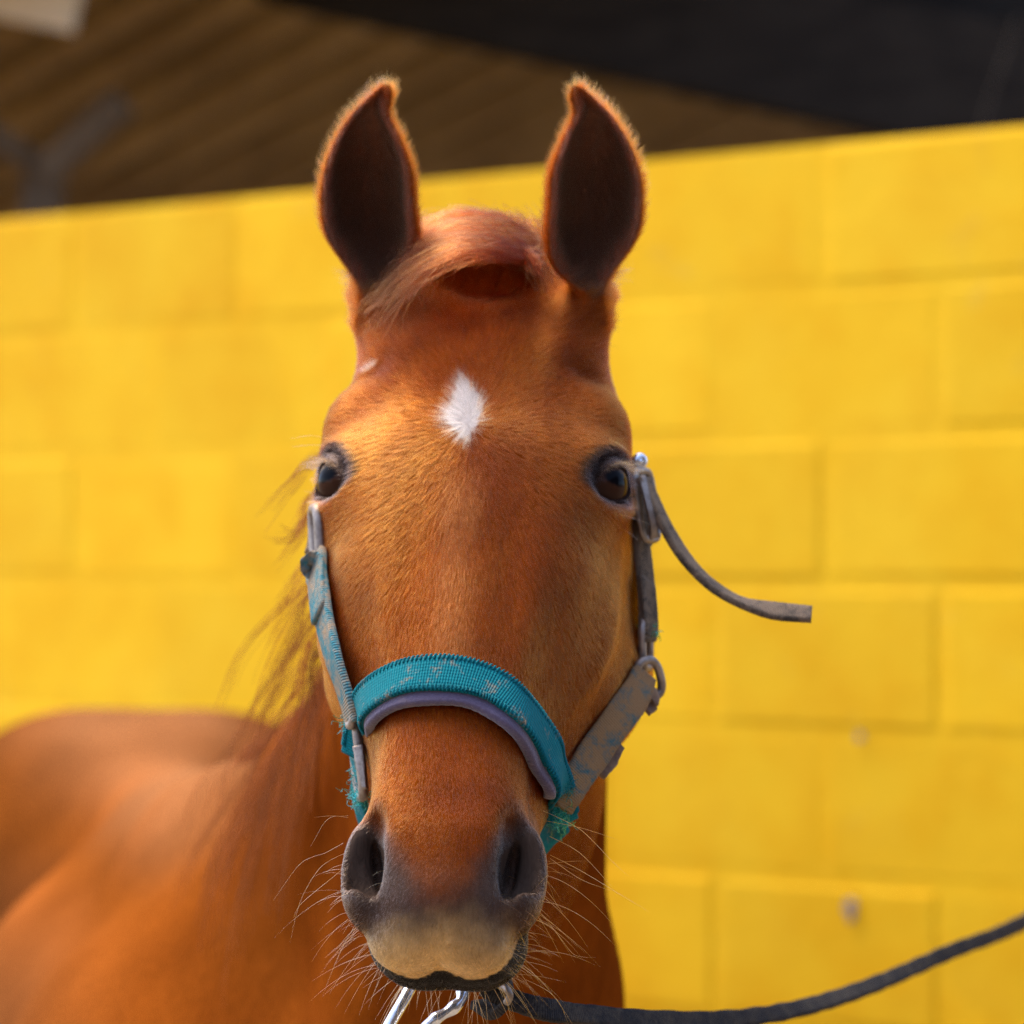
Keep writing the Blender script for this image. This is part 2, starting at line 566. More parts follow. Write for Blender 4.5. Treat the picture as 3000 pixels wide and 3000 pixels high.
def ell(P, c, r, M=None):
    """approximate distance to an ellipsoid; M rows are its axes"""
    d = P - np.asarray(c)
    if M is not None:
        d = d @ np.asarray(M).T
    r = np.asarray(r, dtype=float)
    k0 = np.linalg.norm(d / r, axis=-1)
    k1 = np.linalg.norm(d / (r * r), axis=-1)
    return k0 * (k0 - 1.0) / np.maximum(k1, 1e-9)

def cone(P, p0, p1, r0, r1):
    p0 = np.asarray(p0, dtype=float); p1 = np.asarray(p1, dtype=float)
    ab = p1 - p0
    t = np.clip(((P - p0) @ ab) / (ab @ ab), 0, 1)
    return np.linalg.norm(P - (p0 + t[:, None] * ab), axis=-1) - (r0 + (r1 - r0) * t)

def core(a, b, c):
    ai = np.clip((a - PA[0]) / (PA[1] - PA[0]), 0, len(PA) - 1.001)
    i = ai.astype(int); fa = ai - i
    b0 = PC[i] * (1 - fa) + PC[i + 1] * fa
    rho = np.hypot(c, b - b0)
    th = np.arctan2(np.abs(c), b - b0) / math.pi * (PR.shape[1] - 1)
    j = np.clip(th, 0, PR.shape[1] - 1.001).astype(int); ft = th - j
    r = ((PR[i, j] * (1 - ft) + PR[i, j + 1] * ft) * (1 - fa) + (PR[i + 1, j] * (1 - ft) + PR[i + 1, j + 1] * ft) * fa)
    f = (rho - r) * 0.9 + 9.0 * np.maximum(a - .468, 0) ** 2
    over = np.maximum(a - PA[-1], PA[0] - a)
    return np.maximum(f, over)

BUMPS = [  # a, b, c, radius along a / b / c, height
    (.098, -.020, .090, .028, .026, .026, .0095),    # bony brow over the eye
    (.062, -.018, .070, .016, .020, .016, -.0050),   # hollow above the eye
    (.045, -.010, .050, .03, .03, .022, .004),      # temple muscle
    (.215, -.022, .088, .020, .03, .02, -.004),      # below the eye
    (.285, -.055, .090, .06, .012, .03, .0065),      # facial crest
    (.32, -.020, .058, .07, .016, .018, -.0055),      # side of the nasal bone
    (.30, .006, .0, .10, .02, .018, .0026),          # nasal ridge
    (.30, .003, .034, .09, .02, .012, -.0026),
    (.22, .010, .0, .05, .02, .03, .002),
    (.40, -.040, .058, .05, .02, .02, -.003),
    (.43, -.012, .03, .03, .02, .015, .001),
    (.33, -.135, .085, .05, .04, .03, -.004),
    (-.022, .000, .004, .019, .035, .023, -.018),     # dip at the poll under the forelock
]

EYE_R = 0.0215
EYE_LOCAL = (0.156, -0.0330, 0.0838)
def eye_frame(s):
    c = from_head(EYE_LOCAL[0], EYE_LOCAL[1], s * EYE_LOCAL[2])
    e = unit(0.20 * HA + 0.68 * HB + s * 0.70 * HC)            # where the eye looks
    u = 0.62 * HA + 0.45 * HB - s * 0.70 * HC                  # towards the inner corner
    u = unit(u - (u @ e) * e)
    v = np.cross(e, u)                                          # across the slit
    if v @ HB < 0: v = -v
    return c, e, u, v

def ear_frame(s):
    if s < 0:
        base = at(1078, 868, 2.545)
        tip = at(1092, 245, 2.520)
    else:
        base = at(1745, 868, 2.530)
        tip = at(1728, 248, 2.505)
    ax = unit(tip - base)
    L = np.linalg.norm(tip - base)
    front = np.array([0.10 * s, -1.0, 0.10])
    front = unit(front - (front @ ax) * ax)
    side = np.cross(front, ax)
    if side[0] < 0: side = -side
    return base, ax, L, front, side * s      # side points outwards, away from the midline

EAR_T = np.array([-.12, 0.0, .06, .14, .27, .43, .59, .75, .87, .95, 1.0])
EAR_W = np.array([.005, .0060, .0140, .0235, .0325, .0338, .0315, .0226, .0130, .0083, .0037])
EAR_U = np.array([.000, .000, -.004, -.005, -.001, .002, .002, .002, .000, -.0068, -.0105])   # + outwards

def smooth_table(t, y, ts):
    m = np.gradient(y, t)
    i = np.clip(np.searchsorted(t, ts, side='right') - 1, 0, len(t) - 2)
    h = t[i + 1] - t[i]; q = (ts - t[i]) / h
    return ((2 * q ** 3 - 3 * q ** 2 + 1) * y[i] + (q ** 3 - 2 * q ** 2 + q) * h * m[i]
            + (3 * q ** 2 - 2 * q ** 3) * y[i + 1] + (q ** 3 - q ** 2) * h * m[i + 1])
EAR_TS = np.linspace(-.12, 1.0, 160)
EAR_WS = smooth_table(EAR_T, EAR_W, EAR_TS)
EAR_US = smooth_table(EAR_T, EAR_U, EAR_TS)

def ears(P):
    f = np.full(len(P), 9.0)
    for s in (-1, 1):
        base, ax, L, front, side = ear_frame(s)
        d = P - base
        t = (d @ ax) / L
        u = d @ side
        v = d @ front
        w = np.interp(t, EAR_TS, EAR_WS)
        u0 = np.interp(t, EAR_TS, EAR_US)
        dep = w * 1.05 + .002
        v0 = -.004 + 0.010 * np.clip(t, 0, 1) ** 2
        def oval(w_, dep_, vo):
            x = (u - u0) / w_; y = (v - v0 - vo) / dep_
            k0 = np.hypot(x, y); k1 = np.hypot(x / w_, y / dep_)
            return k0 * (k0 - 1) / np.maximum(k1, 1e-6)
        outer = oval(w, dep, 0.0)
        inner = oval(np.maximum(w - .0058, .0012), np.maximum(dep - .0062, .0012), 0.0)
        inner = np.where(t < 0.02, np.maximum(inner, (0.02 - t) * L), inner)
        mouth = (v - v0) - 0.12 * w                     # everything in front of this is open
        body = smax(outer, mouth, .004)
        body = smax(body, -inner, .0022)
        body = np.maximum(body, np.maximum((t - 1.0) * L, (-.12 - t) * L))
        f = np.minimum(f, body)
        # root of the ear
        p0 = base - ax * .004 - front * .026
        p1 = from_head(.035, -.045, s * .050)
        f = smin(f, cone(P, p0, p1, .0165, .034), .014)
    return f

def head_sdf(P):
    a, b, c = to_head(P)
    ac = np.abs(c)
    Q = np.stack([a, b, ac], -1)            # mirrored head space
    f = core(a, b, c)
    for (ba, bb, bc, ra, rb, rc, h) in BUMPS:
        f = f - h * np.exp(-((a - ba) / ra) ** 2 - ((b - bb) / rb) ** 2 - ((ac - bc) / rc) ** 2)
    # ---- muzzle: upper lip, nostril wings, lower lip and chin
    f = smin(f, ell(Q, (.497, -.044, 0.0), (.052, .037, .0465)), .020)          # upper lip
    f = smin(f, ell(Q, (.5285, -.0505, 0.020), (.0245, .0215, .0245)), .010)       # lip lobes
    lw = ell(Q, (.5150, -.0720, 0.0), (.033, .0265, .0470))                        # lower lip
    lw = smin(lw, ell(Q, (.5150, -.0725, .020), (.032, .0255, .027)), .01)
    lw = smin(lw, ell(Q, (.475, -.070, 0.0), (.040, .024, .034)), .02)          # chin
    f = smin(f, lw, .0035)
    wing = ell(Q, (.488, -.041, .0475), (.036, .026, .0165))
    f = smin(f, wing, .014)
    # nostril hollow: a comma that opens forwards and sideways
    M1 = np.array([unit(np.array([.80, -.55, -.13])), unit(np.array([-.10, .12, -.97])), unit(np.array([-.55, -.82, -.20]))])
    hole = ell(Q, (.485, -.026, .0490), (.0300, .0140, .0175), M1)
    hole = smin(hole, ell(Q, (.487, -.029, .0435), (.0215, .0056, .028), M1), .006)
    hole = smin(hole, ell(Q, (.464, -.018, .0440), (.010, .0070, .014), M1), .008)
    f = smax(f, -hole, .010)
    # ---- eyes
    for s in (-1, 1):
        ec, e, u, v = eye_frame(s)
        d = P - ec
        r = np.linalg.norm(d, axis=-1)
        near = r < .08
        if not near.any():
            continue
        dn = d[near]; rn = r[near]; fn = f[near]
        du, dv, de = dn @ u, dn @ v, dn @ e
        lid = rn - (EYE_R + .0030)
        fn = smin(fn, lid, .020)
        # lid folds
        ang = np.hypot(du / .0195, dv / .0142)
        fn = fn - .0012 * np.exp(-((ang - 1.18) / .14) ** 2) * (de > 0)
        fn = fn + .0013 * np.exp(-((ang - 1.50) / .10) ** 2) * np.clip(dv / .008, 0, 1)
        # the lids lie close to the eyeball
        z = np.maximum(np.maximum((ang - 1.30) * .014, -de), (EYE_R + .0026) - rn)
        fn = smax(fn, -z, .007)
        # almond opening
        x = (du - .0005) / .0205
        half = .0104 * np.clip(1 - np.abs(x) ** 2.3, 0.0, 1) + .0004
        alm = np.where(np.abs(x) < 1, np.abs(dv + .0030) - half, np.hypot((np.abs(x) - 1) * .0205, dv))
        alm = np.maximum(alm, -de)
        alm = np.maximum(alm, (EYE_R - .006) - rn)
        fn = smax(fn, -alm, .0022)
        f[near] = fn
    return f

def body_sdf(P):
    # neck: crest and throat lines
    f = cone(P, (-.022, 2.645, 1.858), (-.050, 2.82, 1.650), .046, .056)
    f = smin(f, cone(P, (-.050, 2.82, 1.640), (-.135, 3.06, 1.480), .056, .062), .05)
    f = smin(f, cone(P, (-.135, 3.06, 1.480), (-.245, 3.34, 1.385), .062, .085), .06)
    lower = cone(P, (-.010, 2.68, 1.60), (-.030, 2.86, 1.32), .080, .104)
    lower = smin(lower, cone(P, (-.030, 2.86, 1.32), (-.115, 3.02, 1.05), .104, .140), .06)
    f = smin(f, lower, .10)
    f = smin(f, cone(P, (-.04, 2.80, 1.56), (-.15, 3.10, 1.30), .072, .12), .08)
    # trunk
    tr = ell(P, (-.215, 3.20, 1.11), (.215, .33, .295))
    tr = smin(tr, ell(P, (-.325, 3.72, 1.08), (.270, .62, .325)), .12)
    tr = smin(tr, ell(P, (-.540, 4.33, 1.215), (.185, .36, .275)), .10)
    tr = smin(tr, ell(P, (-.335, 4.35, 1.215), (.185, .36, .272)), .16)
    tr = smin(tr, cone(P, (-.245, 3.30, 1.385), (-.41, 4.15, 1.385), .062, .07), .09)     # withers and spine
    tr = smin(tr, ell(P, (-.355, 3.16, 1.05), (.09, .15, .24)), .08)                        # shoulders
    tr = smin(tr, ell(P, (-.07, 3.10, 1.02), (.10, .15, .20)), .08)
    f = smin(f, tr, .10)
    # legs
    for hx, hy, lx, fore in ((-.33, 3.14, -.32, 1), (-.06, 3.06, -.07, 1), (-.60, 4.40, -.58, 0), (-.27, 4.38, -.29, 0)):
        if fore:
            g = cone(P, (hx, hy, .92), (lx, hy - .02, .48), .095, .048)
            g = smin(g, cone(P, (lx, hy - .02, .48), (lx, hy, .14), .045, .034), .02)
        else:
            g = cone(P, (hx, hy, .98), (lx, hy + .12, .55), .15, .06)
            g = smin(g, cone(P, (lx, hy + .12, .55), (lx, hy + .04, .14), .050, .036), .03)
        yl = hy + (0 if fore else .04)
        g = smin(g, cone(P, (lx, yl - .05, .05), (lx, yl - .02, .14), .058, .040), .03)
        g = np.maximum(g, .003 - P[:, 2])
        f = smin(f, g, .05)
    return f

def horse_sdf(P):
    P = np.asarray(P, dtype=float)
    f = body_sdf(P)
    m = (P[:, 1] < 2.86) & (P[:, 2] > 1.28) & (np.abs(P[:, 0] + .03) < .26)
    if m.any():
        Q = P[m]
        h = head_sdf(Q)
        fm = smin(h, f[m], .045)
        e = ears(Q)
        fm = smin(fm, e, .012)
        f[m] = fm
    return f

def surface_nets(F, xs, ys, zs):
    ins = F < 0
    nx, ny, nz = F.shape
    cnt = np.zeros((nx - 1, ny - 1, nz - 1), dtype=np.int8)
    for i in (0, 1):
        for j in (0, 1):
            for k in (0, 1):
                cnt += ins[i:nx - 1 + i, j:ny - 1 + j, k:nz - 1 + k]
    act = (cnt > 0) & (cnt < 8)
    I, J, K = np.nonzero(act)
    idx = np.full(act.shape, -1, dtype=np.int32)
    idx[I, J, K] = np.arange(len(I))
    corners = [(i, j, k) for i in (0, 1) for j in (0, 1) for k in (0, 1)]
    val = {c: F[I + c[0], J + c[1], K + c[2]] for c in corners}
    acc = np.zeros((len(I), 3)); n = np.zeros(len(I))
    for c0 in corners:
        for ax in range(3):
            if c0[ax]: continue
            c1 = list(c0); c1[ax] = 1; c1 = tuple(c1)
            v0, v1 = val[c0], val[c1]
            cr = (v0 < 0) != (v1 < 0)
            t = np.where(cr, v0 / np.where(cr, v0 - v1, 1.0), 0)
            p = np.array(c0, dtype=float)[None, :].repeat(len(I), 0)
            p[:, ax] = t
            acc += p * cr[:, None]; n += cr
    acc /= n[:, None]
    V = np.stack([xs[I] + acc[:, 0] * (xs[I + 1] - xs[I]), ys[J] + acc[:, 1] * (ys[J + 1] - ys[J]), zs[K] + acc[:, 2] * (zs[K + 1] - zs[K])], -1)
    quads = []
    # x edges
    a, b = ins[:-1, 1:-1, 1:-1], ins[1:, 1:-1, 1:-1]
    for flip, m in ((0, a & ~b), (1, ~a & b)):
        i, j, k = np.nonzero(m)
        q = np.stack([idx[i, j, k], idx[i, j + 1, k], idx[i, j + 1, k + 1], idx[i, j, k + 1]], -1)
        quads.append(q[:, ::-1] if flip else q)
    a, b = ins[1:-1, :-1, 1:-1], ins[1:-1, 1:, 1:-1]
    for flip, m in ((0, a & ~b), (1, ~a & b)):
        i, j, k = np.nonzero(m)
        q = np.stack([idx[i, j, k], idx[i, j, k + 1], idx[i + 1, j, k + 1], idx[i + 1, j, k]], -1)
        quads.append(q[:, ::-1] if flip else q)
    a, b = ins[1:-1, 1:-1, :-1], ins[1:-1, 1:-1, 1:]
    for flip, m in ((0, a & ~b), (1, ~a & b)):
        i, j, k = np.nonzero(m)
        q = np.stack([idx[i, j, k], idx[i + 1, j, k], idx[i + 1, j + 1, k], idx[i, j + 1, k]], -1)
        quads.append(q[:, ::-1] if flip else q)
    return V, np.vstack(quads)

def axis(lo, f0, f1, hi, fine, coarse):
    mid = np.arange(f0, f1, fine)
    def grow(start, end, sgn):
        out, h, x = [], fine, start
        while (end - x) * sgn > 0:
            h = min(h * 1.18, coarse)
            x += sgn * h
            out.append(x)
        return out
    left = grow(f0, lo, -1)[::-1] if lo < f0 else []
    right = grow(mid[-1], hi, 1) if hi > f1 else []
    g = np.array(left + list(mid) + right)
    pad = (-(len(g) - 1)) % 4
    for _ in range(pad):
        g = np.append(g, g[-1] + (g[-1] - g[-2]))
    return g

def sdf_mesh():
    xs = axis(-.84, -.155, .105, .14, .0026, .022)
    ys = axis(2.06, 2.09, 2.66, 4.85, .0026, .026)
    zs = axis(-.02, 1.37, 2.02, 2.05, .0026, .026)
    cx, cy, cz = xs[::4], ys[::4], zs[::4]
    G = np.stack(np.meshgrid(cx, cy, cz, indexing='ij'), -1).reshape(-1, 3)
    Fc = np.concatenate([horse_sdf(g) for g in np.array_split(G, max(1, len(G) // 200000))])
    Fc = Fc.reshape(len(cx), len(cy), len(cz)).astype(np.float32)
    def up(F, ax):
        F = np.moveaxis(F, ax, 0)
        out = np.empty(((F.shape[0] - 1) * 4 + 1,) + F.shape[1:], dtype=np.float32)
        for q in range(4):
            out[q:-1:4] = F[:-1] * (1 - q / 4) + F[1:] * (q / 4)
        out[-1] = F[-1]
        return np.moveaxis(out, 0, ax)
    def spacing(g):
        return np.repeat(np.diff(g[::4]), 4)
    F = up(up(up(Fc, 0), 1), 2)
    hx, hy, hz = (np.append(spacing(g), spacing(g)[-1]) for g in (xs, ys, zs))
    thr = (1.15 * np.maximum(np.maximum(hx[:, None, None], hy[None, :, None]), hz[None, None, :])).astype(np.float32)
    I, J, K = np.nonzero(np.abs(F) < thr)
    out = np.empty(len(I), dtype=np.float32)
    for s in range(0, len(I), 250000):
        e = slice(s, s + 250000)
        out[e] = horse_sdf(np.stack([xs[I[e]], ys[J[e]], zs[K[e]]], -1))
    F[I, J, K] = out
    return surface_nets(F, xs, ys, zs)

def sdf_grad(P, h=.0012):
    g = np.empty_like(P)
    for ax in range(3):
        d = np.zeros(3); d[ax] = h
        g[:, ax] = horse_sdf(P + d) - horse_sdf(P - d)
    return g / (2 * h)

def hit(px, py, d0=2.0, d1=5.2):
    """first point of the horse met along the direction of a photograph pixel"""
    px = np.atleast_1d(np.asarray(px, float)); py = np.atleast_1d(np.asarray(py, float))
    D = np.array([ray(x, y) for x, y in zip(px, py)])
    t = np.full(len(px), d0)
    best_t, best_f = t.copy(), np.full(len(px), 9.0)
    done = np.zeros(len(px), bool)
    for _ in range(260):
        f = horse_sdf(CAM + t[:, None] * D)
        better = (f < best_f) & ~done
        best_t = np.where(better, t, best_t); best_f = np.where(better, f, best_f)
        done |= f < .0004
        t = np.where(done, t, np.minimum(t + np.maximum(f * .5, .0006), d1))
    return CAM + best_t[:, None] * D, best_f < .001
# ------------------------------------------------------------------ pigment of skin and coat
_ph = rng.uniform(0, 6.28, 24); _dr = unit(rng.normal(size=(24, 3)))
def wob(P, scale, k=0):
    """cheap smooth noise in -1..1"""
    s = np.zeros(len(P))
    for i in range(6):
        j = (i + k * 6) % 24
        s += np.sin(P @ _dr[j] * scale * (1 + .55 * i) + _ph[j]) / (1 + .5 * i)
    return s / 2.6

def sstep(x, e0, e1):
    t = np.clip((x - e0) / (e1 - e0), 0, 1)
    return t * t * (3 - 2 * t)

def lerp(c, col, m):
    return c * (1 - m[:, None]) + np.asarray(col)[None, :] * m[:, None]

def hole_sdf(Q):
    M1 = np.array([unit(np.array([.80, -.55, -.13])), unit(np.array([-.10, .12, -.97])), unit(np.array([-.55, -.82, -.20]))])
    return ell(Q, (.485, -.026, .0485), (.0265, .0115, .024), M1)

STAR = [(1348, 1065), (1385, 1110), (1418, 1150), (1424, 1195), (1408, 1240), (1385, 1275), (1372, 1312), (1345, 1290), (1322, 1262), (1296, 1232), (1290, 1205), (1312, 1165), (1328, 1110)]
STAR = [(1370 + (x - 1370) * .84, 1228 + (y - 1228) * .84) for x, y in STAR]
_sp, _ = hit([p[0] for p in STAR], [p[1] for p in STAR])
_sa, _sb, _sc = to_head(_sp)
def star_mask(a, c):
    inside = np.zeros(len(a), bool)
    n = len(_sa)
    for i in range(n):
        j = (i + 1) % n
        cond = ((_sa[i] > a) != (_sa[j] > a))
        xin = (_sc[j] - _sc[i]) * (a - _sa[i]) / (_sa[j] - _sa[i] + 1e-12) + _sc[i]
        inside ^= cond & (c < xin)
    return inside

_q, _ = hit([1085], [1072])
SCAR = (float(to_head(_q)[0][0]), float(to_head(_q)[2][0]))
CHESTNUT = np.array([.172, .033, .0040])
def pigment(P):
    a, b, c = to_head(P)
    ac = np.abs(c)
    Q = np.stack([a, b, ac], -1)
    n1, n2, n3 = wob(P, 22, 0), wob(P, 75, 1), wob(P, 190, 2)
    mixv = np.clip(.5 + .34 * n1 + .22 * n2 + .12 * wob(P, 45, 3), 0, 1)[:, None]
    col = np.array([[.112, .0205, .0024]]) * (1 - mixv) + np.array([[.262, .062, .0060]]) * mixv
    head = (P[:, 1] < 2.75) & (a > -.08)
    # paler, sandier on the barrel and quarters
    body = sstep(P[:, 1], 2.75, 3.2)
    col = lerp(col, np.array([.185, .049, .0060]), body * .92)
    flank_shade = sstep(P[:, 0] + .05 * wob(P, 7, 0), -.30, -.46) * sstep(P[:, 2], 1.42, 1.25) * body
    col = lerp(col, np.array([.105, .042, .016]), flank_shade * .6)  # shading falloff low on the left side, painted into the coat colour
    W1 = np.stack([P[:, 0] * 9 + P[:, 2] * 7, P[:, 1] * 3, P[:, 2] * 22 - P[:, 0] * 16 - P[:, 1] * 4], -1)
    stk = wob(W1, 1.0, 1) * .6 + wob(W1 * 2.3, 1.0, 2) * .4
    col = col * np.clip(1 + body * .80 * stk, .30, 1.9)[:, None]
    sp = np.abs((P[:, 0] + .245) + .195 * (P[:, 1] - 3.30))
    back_sheen = sstep(sp + .05 * wob(P, 9, 3), .20, .02) * sstep(P[:, 2], 1.36, 1.45) * sstep(P[:, 1], 3.0, 3.3)
    col = lerp(col, np.array([.33, .16, .07]), back_sheen * .5)  # pale sky sheen along the spine, painted into the coat colour
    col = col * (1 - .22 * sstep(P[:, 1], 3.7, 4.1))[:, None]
    rg = sstep(np.abs(c + .002 + .004 * n2), .020, .004) * sstep(a, .17, .22) * sstep(a, .37, .33) * (b > -.03)
    col = lerp(col, np.array([.30, .098, .024]), rg * .6)
    s = .7315 * a - .643 * b
    # muzzle: bluish grey skin round the nostrils and across the snout, pale lip, dark lower lip
    hs = hole_sdf(Q)
    grey = np.array([.056, .043, .035])
    m = sstep(hs + .003 * n2, .012, .001) * head
    col = lerp(col, grey, m * .95)
    lim = .380 - .040 * sstep(ac + .008 * n1, .008, .042) + .012 * n2 + .007 * n3 - .014 * n1
    m = sstep(s, lim - .022, lim + .024) * head * (a > .42)
    col = lerp(col, grey * np.array([1.15, 1.0, .9]), m * .92)
    m = sstep(s + .008 * n2 + .005 * n3 - .16 * np.maximum(ac - .016, 0), .394, .440) * head * (a > .42) * sstep(ac, .052, .042)
    col = lerp(col, np.array([.70, .43, .17]), m)
    # lower lip and chin
    lw = np.minimum(ell(Q, (.5150, -.0720, 0.0), (.033, .0265, .0470)), ell(Q, (.5150, -.0725, .020), (.032, .0255, .027)))
    up = np.minimum(ell(Q, (.497, -.044, 0.0), (.052, .037, .0465)), ell(Q, (.5285, -.0505, 0.020), (.0245, .0215, .0245)))
    m = ((lw < up - .0004) & head & (lw < .006)).astype(float)
    col = lerp(col, np.array([.026, .022, .018]) , m)
    # small old scar over one eye
    da_, dc_ = a - SCAR[0], c - SCAR[1]
    m = sstep(np.hypot(da_ / .0028, (dc_ + .4 * da_) / .0062) + .25 * n3, 1.15, .7) * head * (b > -.06)
    col = lerp(col, np.array([.48, .40, .34]), m * .9)
    # skin round the eyes
    for sg in (-1, 1):
        ec, e, u, v = eye_frame(sg)
        d = P - ec
        du, dv, de = d @ u, d @ v, d @ e
        ang = np.hypot((du - .003) / .0215, (dv - .0005) / .0150)
        m = sstep(ang + .08 * n2 - .28 * sstep(dv, -.004, .006), 1.50, 1.12) * (de > 0) * (np.linalg.norm(d, axis=1) < .06)
        col = lerp(col, np.array([.022, .018, .017]), m * .95)
    # ears: darker inside
    hi = (P[:, 2] > 1.84) & (P[:, 1] < 2.70)
    if hi.any():
        for sg in (-1, 1):
            base, ax, L, front, side = ear_frame(sg)
            d = P - base
            t, u, v = (d @ ax) / L, d @ side, d @ front
            w = np.interp(t, EAR_TS, EAR_WS); u0 = np.interp(t, EAR_TS, EAR_US)
            v0 = -.004 + .010 * np.clip(t, 0, 1) ** 2
            k0 = np.hypot((u - u0) / np.maximum(w - .0022, .001), (v - v0) / np.maximum(w * 1.05 - .0008, .001))
            m = ((k0 < 1.0) & (t > -.02) & (t < 1.0) & hi).astype(float) * sstep(t, 1.0, .86)
            W3 = np.stack([u * 700, v * 300, t * 9], -1)
            m = m * (.80 + .16 * wob(W3, 1.0, 1))
            col = lerp(col, np.array([.115, .066, .046]), np.clip(m, 0, 1))
    return np.clip(col, .003, .95)

# ------------------------------------------------------------------ coat material
def coat_surface_mat():
    m, nt, b = new_mat('horse_skin_and_coat')
    at_ = nd(nt, 'ShaderNodeAttribute'); at_.attribute_name = 'pigment'
    co = texco(nt, 'Object')
    mp = nd(nt, 'ShaderNodeMapping'); mp.inputs['Scale'].default_value = (60, 60, 14)
    nt.links.new(co, mp.inputs[0])
    st = noise(nt, 4, 5, .65, mp.outputs[0], .8)
    lo = noise(nt, 5.5, 4, .55, co)
    c = mix(nt, .55, at_.outputs[0], ramp(nt, st.outputs[0], [(.32, (.55, .52, .5)), (.68, (1.15, 1.15, 1.15))]), 'MULTIPLY')
    c = mix(nt, .35, c, ramp(nt, lo.outputs[0], [(.35, (.62, .55, .5)), (.65, (1.2, 1.2, 1.2))]), 'MULTIPLY')
    nt.links.new(c, b.inputs['Base Color'])
    b.inputs['Roughness'].default_value = .52
    b.inputs['Specular IOR Level'].default_value = .0
    b.inputs['Sheen Weight'].default_value = .0
    b.inputs['Sheen Roughness'].default_value = .35
    b.inputs['Sheen Tint'].default_value = (1, .78, .58, 1)
    bump(nt, b, st.outputs[0], .4, .004)
    return m
def hair_mat(name, rough=.34, rad=.45, attr='pigment', color=None, rand=.0, melt=0.0):
    m = bpy.data.materials.new(name); m.use_nodes = True
    nt = m.node_tree; nt.nodes.clear()
    out = nt.nodes.new('ShaderNodeOutputMaterial')
    h = nt.nodes.new('ShaderNodeBsdfHairPrincipled')
    h.parametrization = 'COLOR'
    h.inputs['Roughness'].default_value = rough
    h.inputs['Radial Roughness'].default_value = rad
    h.inputs['IOR'].default_value = 1.15
    h.inputs['Random Roughness'].default_value = .1
    if color is None:
        a = nd(nt, 'ShaderNodeAttribute'); a.attribute_name = attr
        nt.links.new(a.outputs[0], h.inputs['Color'])
    else:
        h.inputs['Color'].default_value = (*color, 1)
    nt.links.new(h.outputs[0], out.inputs['Surface'])
    return m
m_coat = coat_surface_mat()
m_fur = hair_mat('chestnut_fur', .30, .55)
m_mane, nt, b = new_mat('chestnut_mane')
ma = nd(nt, 'ShaderNodeAttribute'); ma.attribute_name = 'pigment'
nt.links.new(ma.outputs[0], b.inputs['Base Color'])
b.inputs['Roughness'].default_value = .6
b.inputs['Specular IOR Level'].default_value = .12
m_whisk = hair_mat('whisker_hair', .25, .4)

def curves_obj(name, pts, rad, col, mat, parent, origin):
    """pts (N, k, 3) world, rad (N, k) or (k,), col (N, 3)"""
    N, k = pts.shape[:2]
    hc = bpy.data.hair_curves.new(name)
    hc.add_curves([k] * N)
    hc.attributes['position'].data.foreach_set('vector', (pts - origin).astype(np.float32).ravel())
    r = np.broadcast_to(rad, (N, k)).astype(np.float32)
    ar = hc.attributes.get('radius') or hc.attributes.new('radius', 'FLOAT', 'POINT')
    ar.data.foreach_set('value', r.ravel())
    cc = np.ones((N, 4), np.float32); cc[:, :3] = col
    ac = hc.attributes.new('pigment', 'FLOAT_COLOR', 'CURVE')
    ac.data.foreach_set('color', cc.ravel())
    hc.materials.append(mat)
    return link(bpy.data.objects.new(name, hc), parent)

# ------------------------------------------------------------------ body mesh
HORSE0 = np.array([-.27, 3.6, 0.0])
horse = empty('horse', HORSE0)
tag(horse, 'chestnut horse with a white star facing the camera', 'horse')
V, Qd = sdf_mesh()
lim = np.where((V[:, 1] > 2.68) | (V[:, 2] < 1.35), .02, .0015)
for _ in range(2):
    gr = sdf_grad(V); fv = horse_sdf(V)
    gr[(V[:, 2] > 1.86) & (V[:, 1] < 2.75) & (np.abs(ears(V)) < .004)] = 0
    V = V - np.clip(fv, -lim, lim)[:, None] * gr / np.maximum((gr * gr).sum(1, keepdims=True), .2)
me = bpy.data.meshes.new('body')
me.vertices.add(len(V)); me.vertices.foreach_set('co', (V - HORSE0).astype(np.float32).ravel())
me.loops.add(len(Qd) * 4); me.loops.foreach_set('vertex_index', Qd.astype(np.int32).ravel())
me.polygons.add(len(Qd))
me.polygons.foreach_set('loop_start', np.arange(0, len(Qd) * 4, 4, dtype=np.int32))
me.polygons.foreach_set('use_smooth', np.ones(len(Qd), dtype=bool))
me.update(calc_edges=True); me.validate()
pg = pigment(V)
_sm = star_mask(*[to_head(V)[i] for i in (0, 2)]) & (to_head(V)[1] > -.02)
pg[_sm] = (.45, .40, .36)
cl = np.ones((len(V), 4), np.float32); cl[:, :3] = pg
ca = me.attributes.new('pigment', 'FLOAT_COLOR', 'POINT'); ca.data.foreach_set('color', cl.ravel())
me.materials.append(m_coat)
body = link(bpy.data.objects.new('body', me), horse)

